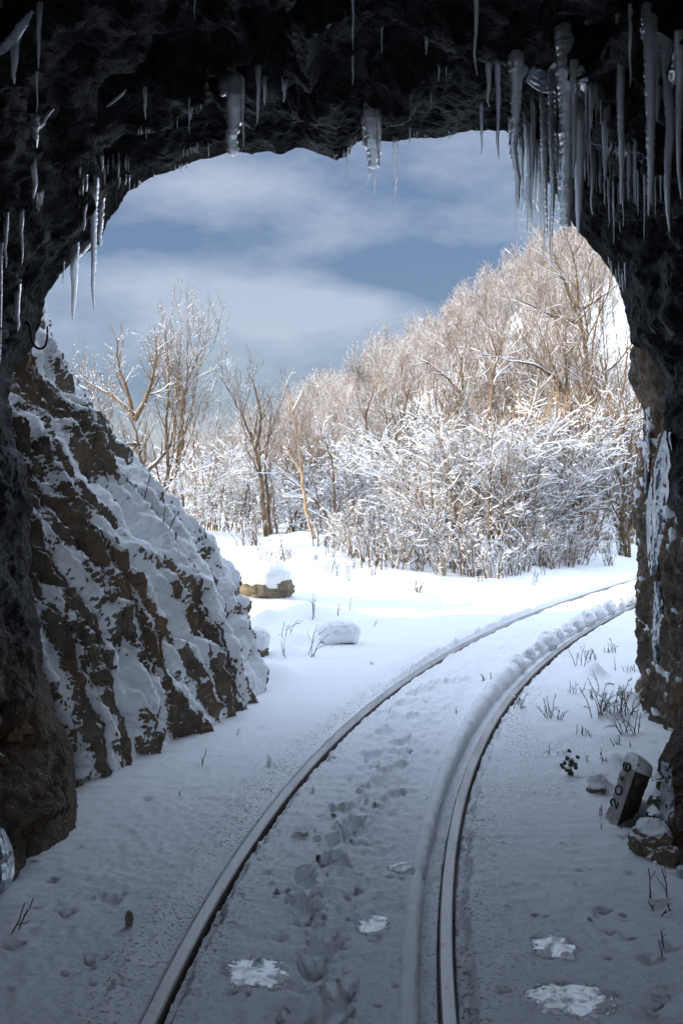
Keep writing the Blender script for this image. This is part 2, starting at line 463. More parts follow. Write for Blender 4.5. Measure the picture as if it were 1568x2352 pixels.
def build_ground():
    d = [-60.0, -40, -28, -20, -15, -12, -9.0]
    while d[-1] < 1.5: d.append(d[-1] + .25)
    while d[-1] < 420:
        q = d[-1]; d.append(q + (max(.0105, .0011 * q * q * .75) if q > 2.4 else .05) if q < 30 else q + .03 * q)
    d = np.array(d)
    off = set()
    g = GAUGE / 2
    for c in (-g, g):
        for v in np.arange(-.2, .2001, .008): off.add(round(c + v, 4))
        for v in (-.032, -.0305, .0305, .032): off.add(round(c + v, 4))
    for v in np.arange(-1.0, 1.0, .016): off.add(round(v, 4))
    for v in np.arange(-2.4, 2.4, .022): off.add(round(v, 4))
    v = 2.4
    while v < 420:
        v += max(.03, .035 * (v - 1.6)); off.add(round(v, 3)); off.add(round(-v, 3))
    off = np.array(sorted(off)); keep = np.concatenate([[True], np.diff(off) > .0012]); off = off[keep]
    Dg = np.repeat(d[:, None], len(off), 1); sl = xc1(Dg)
    X = xc(Dg) + off[None] * np.sqrt(1 + sl**2)
    z = ground_detail(X, Dg, H0(X, Dg))
    V = np.stack([X, Dg, z], -1)
    print('ground', V.shape)
    me = raw_mesh('snow_ground', V, [grid_faces(len(d), len(off))[:, ::-1]])
    w = off[None] + 0 * Dg; g = GAUGE / 2
    p = P3(X, Dg)
    dirt = (np.exp(-((w + g + .09) / .13)**2) * .9 + np.exp(-((w - g - .1) / .16)**2) * .9 + .6 * np.exp(-((w + g - .08) / .08)**2)) * sstep(13, 8, Dg)
    dirt = dirt + .55 * np.exp(-((w - g - .55) / .35)**2) * sstep(8.5, 6, Dg) * sstep(4.5, 5.2, Dg)
    dirt = dirt * (.35 + .9 * np.clip(.5 + 1.4 * fbm(p * np.array([2.5, 1.6, 1.]), 3, 77), 0, 1))
    at = me.attributes.new('dirt', 'FLOAT', 'POINT'); at.data.foreach_set('value', dirt.astype(np.float32).ravel())
    o = link('snow_ground', me, M['ground'])
    tag(o, 'snow covered ground with footprints and rail grooves', kind='structure')
build_ground()

# ------------------------------------------------------------------ rails
def rail(w, label, d1=26.0):
    t = thing('rail', label, 'rail', (float(xc(3.0)) + w, 3.0, -.14), group='running rails of the narrow track')
    inv = np.array(t.location)
    ds = np.concatenate([np.arange(1.0, 10, .08), np.arange(10, d1, .2)])
    c = track_pt(ds, w); sl = xc1(ds); n = np.sqrt(1 + sl**2)
    lat = np.stack([1 / n, -sl / n, 0 * n], -1)
    def sweep(prof, name, mat):
        prof = np.array(prof); k = len(prof)
        V = c[:, None] + lat[:, None] * prof[None, :, 0, None]; V[..., 2] = prof[None, :, 1]
        mb = MB(); mb.add(V - inv, grid_faces(len(ds), k, True)); mb.build(name, mat, t, smooth=False)
    sweep([(-.0235, -.012), (-.0235, -.005), (-.019, 0), (.019, 0), (.0235, -.005), (.0235, -.012)], 'rail_head', M['steel'])
    sweep([(-.0245, -.034), (-.0245, -.0125), (.0245, -.0125), (.0245, -.034), (.008, -.042), (.007, -.115), (.05, -.128), (.05, -.14), (-.05, -.14), (-.05, -.128), (-.007, -.115), (-.008, -.042)], 'rail_web', M['rust'])
    return t
rail(-GAUGE / 2, 'long worn steel rail, the one beside the rock outcrop, curving out of the tunnel')
rail(GAUGE / 2, 'worn steel rail with brown rust patches, next to the snow capped check rail')

def check_rail():
    w0 = GAUGE / 2 - .118
    t = thing('check_rail', 'check rail buried under a rounded snow ridge breaking into round clumps further out', 'rail', (float(xc(3.0)) + w0, 3.0, -.14))
    inv = np.array(t.location)
    ds = np.arange(1.0, 24, .12); c = track_pt(ds, w0); sl = xc1(ds); n = np.sqrt(1 + sl**2)
    lat = np.stack([1 / n, -sl / n, 0 * n], -1)
    prof = np.array([(-.02, -.13), (-.02, -.012), (.02, -.012), (.02, -.13)])
    V = c[:, None] + lat[:, None] * prof[None, :, 0, None]; V[..., 2] = prof[None, :, 1]
    mb = MB(); mb.add(V - inv, grid_faces(len(ds), 4, True)); mb.build('rail_head', M['rust'], t, smooth=False)
    # snow ridge
    ds = np.arange(1.0, 13.5, .016); k = 22
    r = np.interp(ds, [1, 4.0, 4.6, 5.2, 6.5, 7.3, 8.1, 8.6, 14], [.032, .032, .035, .036, .043, .050, .054, .05, .045])
    hgt = np.interp(ds, [1, 4.0, 5.2, 6.5, 7.3, 8.1, 8.8], [.026, .030, .042, .062, .085, .10, .032])
    r = r * (1 - .35 * np.exp(-((ds - 4.05) / .05)**2)); 
    c = track_pt(ds, w0 - .004 + np.interp(ds, [1, 5.5, 8.5], [0, 0, -.02])); sl = xc1(ds); n = np.sqrt(1 + sl**2)
    lat = np.stack([1 / n, -sl / n, 0 * n], -1)
    th = np.linspace(-.25 * np.pi, 1.25 * np.pi, k)
    cx, cz = np.cos(th), np.sin(th)
    cx = np.sign(cx) * np.abs(cx)**.8
    V = c[:, None] + lat[:, None] * (r[:, None, None] * cx[None, :, None])
    V[..., 2] = np.where(cz[None] > 0, hgt[:, None] * cz[None], .08 * cz[None])
    N = fbm(V * np.array([30, 16, 30.]), 3, 81) * .006 + fbm(V * np.array([60, 60, 60.]), 2, 88) * .003 + fbm(V * 6, 2, 85) * .012 * hgt[:, None] / .07
    V += lat[:, None] * (N * cx[None])[..., None]; V[..., 2] += N * np.clip(cz, 0, 1)[None]
    mb = MB(); mb.add(V - inv, grid_faces(len(ds), k)[:, ::-1]); mb.build('snow_ridge', M['snow'], t)
    # round clumps
    for px, py, s in [(1186,1552,1.0),(1213,1533,1.0),(1235,1514,.95),(1256,1497,1.0),(1279,1482,1.0),(1301,1470,.95),(1324,1456,1.0),(1347,1443,1.0),
                      (1371,1432,1.05),(1396,1420,1.0),(1420,1409,1.0),(1443,1399,1.0),(1464,1390,1.0),(1486,1381,1.0)]:
        dd = EYE * F / (py + 14 - HY)
        best = min(np.arange(6, 20, .02), key=lambda q: abs(HX + F * track_pt(q, w0 - .02)[0] / track_pt(q, w0 - .02)[1] - px))
        p = track_pt(best, w0 - .02)
        sl = float(xc1(best)); tn = np.array([sl, 1, 0]) / math.hypot(1, sl); ln = np.array([1, -sl, 0]) / math.hypot(1, sl)
        nu, nv = 26, 20; s = s * (.72 + .5 * ((px * 37) % 11) / 11)
        u = np.linspace(0, 2 * np.pi, nu, endpoint=False)[None]; v = np.linspace(.03, np.pi * .99, nv)[:, None]
        sx, sy, sz = np.sin(v) * np.cos(u), np.sin(v) * np.sin(u), np.cos(v) + 0 * u
        q = np.stack([sx, sy, sz], -1)
        rad = 1 + .22 * fbm(q * 1.7 + px, 4, 5)
        V = p + ln * (sx * rad * .08 * s)[..., None] + tn * (sy * rad * .175 * s * (.8 + .4 * ((px * 7) % 10) / 10))[..., None] + np.array([0, 0, 1]) * (sz * rad * .10 * s)[..., None]
        V[..., 2] += .035
        mb = MB(); mb.add(V - inv, grid_faces(nv, nu, True)); mb.build('snow_clump', M['snow'], t)
check_rail()

# ------------------------------------------------------------------ tunnel vault
LIP = [(40,2060,3.85),(60,1990,4.1),(150,1950,4.3),(175,1915,4.45),(180,1830,4.6),(168,1720,4.8),(130,1620,4.95),(105,1540,5.0),(92,1470,5.0),(78,1380,5.1),(70,1260,5.2),(68,1130,5.3),(60,1062,5.3),(36,1030,5.4),(24,960,5.5),(20,890,5.6),
       (42,838,5.75),(78,792,5.95),(95,742,6.0),(102,692,6.05),(140,632,6.1),(175,598,6.2),(232,562,6.3),(245,512,6.35),(272,470,6.4),(300,436,6.4),(350,406,6.45),(400,396,6.5),(440,376,6.5),(500,358,6.5),(540,346,6.5),
       (570,355,6.5),(612,350,6.5),(650,349,6.5),(680,336,6.5),(722,356,6.5),(772,366,6.5),(802,350,6.5),(826,325,6.5),(880,324,6.5),(940,321,6.5),(1000,319,6.5),(1050,310,6.5),(1110,298,6.5),(1162,298,6.5),(1202,345,6.45),
       (1242,405,6.45),(1280,455,6.4),(1300,492,6.4),(1340,542,6.3),(1380,592,6.25),(1414,642,6.2),(1430,700,6.1),(1450,790,6.0),(1482,806,5.95),(1501,841,5.9),(1525,878,5.85),(1530,922,5.8),(1528,968,5.8),(1541,1054,5.75),
       (1533,1120,5.7),(1541,1175,5.65),(1566,1230,5.5),(1588,1350,5.3),(1584,1500,5.1),(1560,1650,4.85),(1512,1742,4.6),(1494,1850,4.4),(1497,1975,4.15),(1540,2040,3.95)]
def blur(P, it=1):
    for _ in range(it):
        Q = np.pad(P, ((1, 1), (0, 0), (0, 0)), 'edge'); P = (Q[:-2] + 2 * Q[1:-1] + Q[2:]) / 4
        Q = np.pad(P, ((0, 0), (1, 1), (0, 0)), 'edge'); P = (Q[:, :-2] + 2 * Q[:, 1:-1] + Q[:, 2:]) / 4
    return P
def normals(P, flip=False):
    a = np.gradient(P, axis=0); b = np.gradient(P, axis=1)
    n = np.cross(a, b); n /= np.linalg.norm(n, axis=-1)[..., None] + 1e-9
    return -n if flip else n

def build_vault():
    px = interp_poly(LIP, 620, smooth=False)
    lip = np.stack([(px[:, 0] - HX) / F * px[:, 2], px[:, 2], EYE + (HY - px[:, 1]) / F * px[:, 2]], -1)
    cen = np.array([.1, 0, 1.35])
    tau = np.concatenate([np.linspace(0, .6, 44)[:-1], np.linspace(.6, 3.2, 120)[:-1], np.linspace(3.2, 9.5, 40)])
    rings = []
    for tq in tau:
        s = 1 + .035 * min(tq, 3.5) + .05 * (1 - math.exp(-tq * 5))
        q = lip.copy(); q[:, 0] = cen[0] + (lip[:, 0] - cen[0]) * s; q[:, 2] = cen[2] + (lip[:, 2] - cen[2]) * s
        # deeper in, the lip's raggedness relaxes to an even depth
        q[:, 1] = lip[:, 1] - tq * (1 + .12 * (lip[:, 1] - 5.5) * (1 - math.exp(-tq)))
        low = lip[:, 2] < .35
        q[low, 2] = np.minimum(q[low, 2], lip[low, 2])
        if tq > 1:
            f = min(1, (tq - 1) / 2.0)
            qs = q.copy()
            for _ in range(6):
                qp = np.pad(qs, ((12, 12), (0, 0)), 'edge'); kk = np.ones(25) / 25
                qs = np.stack([np.convolve(qp[:, c], kk, 'valid') for c in range(3)], -1)
            q = q * (1 - f * .8) + qs * f * .8
        rings.append(q)
    P = np.array(rings)
    n = normals(blur(P, 6))
    # make normals point into the tunnel
    toC = np.stack([cen[0] - P[..., 0], 0 * P[..., 0], cen[2] - P[..., 2]], -1)
    sg = np.sign((n * toC).sum(-1).mean()); n = n * sg
    fade = sstep(0, .55, tau)[:, None]; ff = sstep(0, .12, tau)[:, None]
    warp = .35 * fbm(P * 1.1, 3, 91)
    q1 = (P[..., 0] * .9 - P[..., 2] * .75 + P[..., 1] * .55) * 2.1 + warp * 2.2
    saw = (q1 - np.floor(q1)); saw = np.where(saw < .82, saw / .82, (1 - saw) / .18)
    st = P @ np.array([[.8, .2, -.3], [.1, .45, .2], [-.35, .1, .9]])
    rd = ridged(st * np.array([2.6, .9, 2.6]), 5, 101, .48); rd2 = ridged(st * np.array([7, 2.6, 7.]), 4, 111, .5)
    disp = fade * (.16 * saw - .10 + .11 * rd - .05) + ff * (.014 * rd2 + .020 * fbm(P * 15, 4, 121, .6)) + ff * .10 * fbm(P * 1.7, 3, 131) * fade
    disp = np.minimum(disp, .03 + .22 * fade)
    P = P + n * disp[..., None] * np.where(P[..., 2] < .1, .4, 1.0)[..., None]
    # fine raggedness of the edge itself
    rag = .03 * fbm(lip * 5, 4, 141) + .012 * fbm(lip * 30, 2, 142)
    P[0] += (n[0] * rag[:, None]); P[1:6] += (n[1:6] * rag[None, :, None]) * np.linspace(.9, .2, 5)[:, None, None]
    # the outer face: cliff round the mouth
    outs = []
    for k, (s, dd) in enumerate([(1.015, .015), (1.04, .0), (1.08, -.06), (1.15, -.15), (1.25, -.2), (1.4, -.25), (1.7, -.3), (2.2, -.5), (3, -.8), (4.2, -1.4), (6, -2.6), (9, -5)]):
        q = lip.copy(); q[:, 0] = cen[0] + (lip[:, 0] - cen[0]) * s; q[:, 2] = cen[2] + (lip[:, 2] - cen[2]) * s
        q[:, 1] = lip[:, 1] + dd + (6.0 - lip[:, 1]) * (1 - 1 / s) * .0
        low = lip[:, 2] < .5; q[low, 2] = np.minimum(lip[low, 2], -.4)
        amp = min(.6, .06 * s * s) if s > 1.1 else .0
        q[:, 1] += amp * fbm(q * (1.5 / s), 4, 151) + (n[0, :, 1] * 0)
        if s < 1.1: q += n[0] * rag[:, None]
        outs.append(q)
    # rock face round an unseen rear mouth, added to let fill light in
    back = []
    for k, (sc_, dd) in enumerate([(1.1, .0), (1.4, .1), (2, .3), (3.5, .9), (6, 2.2)]):
        q = P[-1].copy(); q[:, 0] = cen[0] + (q[:, 0] - cen[0]) * sc_; q[:, 2] = cen[2] + (q[:, 2] - cen[2]) * sc_; q[:, 1] += dd
        low = P[-1][:, 2] < .5; q[low, 2] = np.minimum(P[-1][low, 2], -.4); back.append(q)
    A = np.concatenate([np.array(outs[::-1]), P, np.array(back)])
    me = raw_mesh('rock_tunnel', A, [grid_faces(*A.shape[:2])[:, ::-1]])
    t = thing('rock_tunnel', 'dark wet rock tunnel mouth framing the snowy valley', 'tunnel', (0, 5, 0))
    me2 = me; me2.transform(Matrix.Translation((0, -5, 0)))
    link('vault', me2, M['vault'], t)
    return BVHTree.FromPolygons([Vector(v) for v in A.reshape(-1, 3)], grid_faces(*A.shape[:2]).tolist())
VAULT = build_vault()
CAM = Vector((0, 0, EYE))
def cast(px, py, trees=None, off=0):
    d = Vector(PX(px, py, 1.0)) - CAM; d.normalize()
    best = None
    for tr in (trees or [VAULT]):
        h = tr.ray_cast(CAM + d * .5, d)
        if h[0] is not None and (best is None or h[3] < best[3]): best = h
    return None if best is None else np.array(best[0])

# ------------------------------------------------------------------ left outcrop with its snow
def build_outcrop():
    base = np.array([(-1.75, 3.4), (-1.60, 4.2), (-1.50, 4.7), (-1.40, 5.15), (-1.30, 5.38), (-1.13, 5.72), (-1.02, 6.08), (-.88, 6.35), (-.77, 6.75), (-.70, 7.0), (-.65, 7.35),
                     (-.70, 7.75), (-.95, 8.15), (-1.6, 8.6), (-2.6, 9.0), (-4.2, 9.4), (-6.5, 9.6)])
    prof = np.array([(-.03, -.35), (0, 0), (.22, .5), (.52, 1.05), (.92, 1.5), (1.30, 2.0), (1.58, 2.35), (1.78, 2.8), (1.95, 3.4), (2.4, 4.8), (4.5, 7.5), (8, 10), (14, 13)])
    B = interp_poly(base, 620)
    # spacing: denser in the visible stretch
    s = np.concatenate([np.linspace(0, .10, 40)[:-1], np.linspace(.10, .60, 720)[:-1], np.linspace(.60, 1, 120)]); ii = s * 619
    B = np.stack([np.interp(ii, np.arange(620), B[:, k]) for k in range(2)], -1)
    v = np.concatenate([np.linspace(0, .26, 470)[:-1], np.linspace(.26, 1, 70)])
    pr = interp_poly(prof, 1000); jj = v**1.0 * 999
    pr = np.stack([np.interp(jj, np.arange(1000), pr[:, k]) for k in range(2)], -1)
    nt, nv = len(B), len(pr)
    P = np.zeros((nt, nv, 3))
    P[..., 0] = B[:, None, 0] - pr[None, :, 0]; P[..., 1] = B[:, None, 1] + .10 * pr[None, :, 1]; P[..., 2] = pr[None, :, 1]
    P[..., 1] -= .12 * pr[None, :, 1] * sstep(7.2, 9, B[:, None, 1])
    n = normals(blur(P, 8)); n = n * np.sign(n[..., 0].mean())
    arc = np.concatenate([[0], np.cumsum(np.linalg.norm(np.diff(B, axis=0), axis=1))])[:, None]
    hh = np.concatenate([[0], np.cumsum(np.linalg.norm(np.diff(pr, axis=0), axis=1))])[None, :] + 0 * arc
    A2 = arc + 0 * hh
    warp = fbm(np.stack([A2 * 1.1, hh * .55, 0 * hh], -1), 4, 201)
    q = (A2 + .05 * hh) * 3.4 + 1.1 * warp
    saw = q - np.floor(q); cell = np.floor(q).astype(np.int64)
    saw = np.where(saw < .70, saw / .70, (1 - saw) / .30)
    hs = lambda k: (_hash(cell, cell * 0, cell * 0 + k, 7) % 1000) / 1000
    ca = .45 + .9 * hs(3)
    q2 = A2 * 9.5 + .5 * hh + 2.6 * warp; s2 = q2 - np.floor(q2); s2 = np.where(s2 < .75, s2 / .75, (1 - s2) / .25)
    rib = ridged(np.stack([A2 * 3.6 + 3, hh * .75, 0 * hh], -1), 5, 211, .55)
    blocks = fbm(P * 2.2, 4, 213)
    # slabs end in steps down the slope
    q3 = hh * 1.0 + 5 * hs(9) + .8 * warp; s3 = q3 - np.floor(q3); s3 = np.where(s3 < .88, s3 / .88, (1 - s3) / .12)
    disp = .19 * ca * (saw - .45) + .05 * (s2 - .5) + .06 * (rib - .6) + .04 * blocks + .022 * ridged(P * np.array([5, 5, 3.2]), 5, 223, .65) - .025 + .022 * fbm(P * 9, 5, 221, .6) + .06 * (s3 - .5)
    foot = sstep(-.2, .35, P[..., 2])
    disp = disp * (.45 + .55 * foot)
    Rk = P + n * disp[..., None]
    Rk += n * (.014 * fbm(P * 26, 3, 241, .6))[..., None]; nb = normals(blur(P, 8)); nb = nb * np.sign(nb[..., 0].mean())
    me = raw_mesh('face', Rk, [grid_faces(nt, nv)])
    t = thing('rock_outcrop', 'tall slanting brown rock outcrop streaked with snow beside the tunnel mouth', 'rock', (-1.2, 6, 0))
    sh = Matrix.Translation((1.2, -6, 0)); me.transform(sh)
    link('rock_face', me, M['crag'], t)
    # snow lies in the hollows and on the slabs' upper sides
    ns = normals(blur(Rk, 12)); ns = ns * np.sign(ns[..., 0].mean())
    S = blur(Rk, 9); S2 = blur(Rk, 2)
    ani = fbm(np.stack([A2 * 5.5 + 1.0 * warp, hh * .5, 0 * hh + 4], -1), 5, 251, .55); grain = fbm(Rk * np.array([30, 30, 50.]), 5, 261, .8)
    big = fbm(P * np.array([.9, .9, .7]) + 40, 2, 252)
    th = .008 + .07 * (ns[..., 2] - .25 - .5 * np.clip(nb[..., 2], .1, .7)) + .046 * ani + .014 * big + .052 * (.45 - saw) + .021 * grain
    th = th + .018 * sstep(1.5, .2, P[..., 2])
    near = sstep(5.35, 4.7, P[..., 1]); th = th - near * .07
    th = th + .03 * sstep(2.4, 3.4, P[..., 2]) + .038 * sstep(5.9, 7.0, P[..., 1] - .10 * P[..., 2]) * sstep(.5, 1.3, P[..., 2])
    th = np.clip(th, -.09, .05); th = np.where(th > 0, .004 + th * .42, th)
    Sx = S * .3 + S2 * .7
    Sx = Sx + ns * (th)[..., None]; Sx[..., 2] += np.clip(th, 0, .1) * .3
    Sx += ns * (.006 * fbm(P * np.array([34, 34, 60.]), 4, 271, .65))[..., None]
    # hold the hidden parts well under the rock
    dd = ((Sx - Rk) * ns).sum(-1)
    Sx = np.where((dd < -.004)[..., None], Rk - ns * .02, Sx)
    me = raw_mesh('snow', Sx, [grid_faces(nt, nv)]); me.transform(sh)
    link('snow_cover', me, M['snow'], t)
    return BVHTree.FromPolygons([Vector(v) for v in Rk.reshape(-1, 3)], grid_faces(nt, nv).tolist())
OUTCROP = build_outcrop()

# ------------------------------------------------------------------ right cliff
def build_cliff():
    sil = np.array([(-.4, 1476), (0, 1478), (.25, 1474), (.5, 1468), (.8, 1462), (1.1, 1452), (1.5, 1452), (1.9, 1462), (2.1, 1464), (2.3, 1450), (2.6, 1444), (2.9, 1440), (3.3, 1445), (4.5, 1460), (6, 1500), (9, 1560)], float)
    zs = np.concatenate([np.linspace(-.4, 3.4, 420), np.linspace(3.4, 9, 60)[1:]])
    sp = np.interp(zs, sil[:, 0], sil[:, 1])
    xs = (sp + np.interp(zs, [0, .5, .9], [14, 26, 36]) - HX) / F * 6.9
    # plan curve relative to the edge: (dx, d)
    plan = np.array([(.55, 3.9), (.25, 4.5), (.10, 5.0), (.02, 5.5), (-.03, 6.0), (-.02, 6.5), (0, 6.9), (.10, 7.2), (.5, 7.7), (1.6, 8.3), (4, 9), (9, 9.5)])
    pl = interp_poly(plan, 420); k = np.concatenate([np.linspace(0, .42, 330), np.linspace(.42, 1, 60)[1:]]) * 419
    pl = np.stack([np.interp(k, np.arange(420), pl[:, c]) for c in range(2)], -1)
    P = np.zeros((len(pl), len(zs), 3))
    P[..., 0] = xs[None] + pl[:, None, 0]; P[..., 1] = pl[:, None, 1]; P[..., 2] = zs[None]
    # foot of the wall swings in towards the track nearer the viewer
    n = normals(blur(P, 6)); n = n * -np.sign(n[..., 0].mean())
    st = P * np.array([3.0, 3.2, .9]); rd = ridged(st + 2, 5, 301, .55)
    disp = .07 * (rd - .7) + .05 * fbm(P * np.array([2, 2, 1.6]), 3, 311) + .018 * fbm(P * 14, 4, 321) + .025 * ridged(P * np.array([9, 9, 3.]), 3, 331)
    Rk = P + n * disp[..., None]
    t = thing('rock_cliff', 'brown rock wall with small snow patches beside the tunnel mouth, above the marker stone', 'rock', (2.2, 6.5, 0))
    sh = Matrix.Translation((-2.2, -6.5, 0))
    me = raw_mesh('rock_face', Rk, [grid_faces(*P.shape[:2])[:, ::-1]]); me.transform(sh); link('rock_face', me, M['cliff'], t)
    ns = normals(blur(Rk, 3)); ns = ns * -np.sign(ns[..., 0].mean())
    th = -.040 + .13 * ns[..., 2] + .02 * fbm(P * np.array([2, 2, 2.]), 3, 341) + .012 * fbm(P * 18, 3, 351)
    th = np.clip(th, -.05, .05)
    S = blur(Rk, 3) + ns * th[..., None]; S[..., 2] += np.clip(th, 0, .05)
    dd = ((S - Rk) * ns).sum(-1); S = np.where((dd < -.003)[..., None], Rk - ns * .03, S)
    me = raw_mesh('snow_patches', S, [grid_faces(*P.shape[:2])[:, ::-1]]); me.transform(sh); link('snow_patches', me, M['snow'], t)
    return BVHTree.FromPolygons([Vector(v) for v in Rk.reshape(-1, 3)], grid_faces(*P.shape[:2]).tolist())
CLIFF = build_cliff()

# ------------------------------------------------------------------ ice
def icicle(px, y0, y1, w, label, group=None, blunt=0, bead=.10, name='icicle', lean=0, depth=None, seed=None):
    p = cast(px, y0)
    if p is None: return
    rng = np.random.RandomState(int(px * 7 + y0) if seed is None else seed)
    d = p[1]; L = (y1 - y0) / F * d; r0 = max(w * 1.12 / 2 / F * d, .0032)
    nk = int(np.clip(L / .006, 14, 160)); k = 14
    t = np.linspace(0, 1, nk)
    prof = (1 - t)**.62 * .80 + .20 * (1 - t)**.2 if not blunt else 1 - .30 * t**2
    prof = prof * (1 + .3 * np.exp(-t * L / (r0 * 3)))
    z = -t * L
    ang = np.arange(k) * 2 * np.pi / k
    phase = z / max(.010, r0 * .42) * 2.2
    phase = phase + 5 * fbm(np.stack([z * 14 + rng.rand() * 40, 0 * z, 0 * z], -1), 3, 9)
    bead = bead * (.35 + .65 * np.clip(.5 + 1.6 * fbm(np.stack([z * 8 + 7, 0 * z, 0 * z + px], -1), 2, 19), 0, 1))[:, None]
    beads = 1 + bead * np.sin(phase + rng.rand() * 6)[:, None] * (.6 + .4 * np.sin(ang * 2 + rng.rand() * 6))[None]
    lump = 1 + .22 * fbm(np.stack([np.cos(ang)[None] + 0 * z[:, None], np.sin(ang)[None] + 0 * z[:, None], z[:, None] * 9 + 0 * ang[None]], -1) * 1.3 + rng.rand() * 50, 3, 5)
    rr = r0 * prof[:, None] * beads * lump
    wob = np.stack([np.interp(t, np.linspace(0, 1, 6), rng.normal(0, r0 * .35, 6)) * t, np.interp(t, np.linspace(0, 1, 6), rng.normal(0, r0 * .3, 6)) * t], -1)
    V = np.zeros((nk, k, 3))
    V[..., 0] = rr * np.cos(ang)[None] * rng.uniform(.9, 1.15) + wob[:, None, 0] + lean * t[:, None] / F * d
    V[..., 1] = rr * np.sin(ang)[None] * .9 + wob[:, None, 1]
    V[..., 2] = z[:, None] + r0 * 1.2
    V[0, :, 2] += .05
    mb = MB(); mb.add(V, grid_faces(nk, k, True)[:, ::-1])
    c = mb.n; mb.add(V[-1].mean(0)[None] - np.array([0, 0, r0 * .3 if blunt else 0]))
    ring = c - k + np.arange(k); mb.T.append(np.stack([np.full(k, c), ring, np.roll(ring, -1)], -1))
    o = mb.build(name, M['ice']); o.location = p
    tag(o, label, 'icicle', group)
    return o

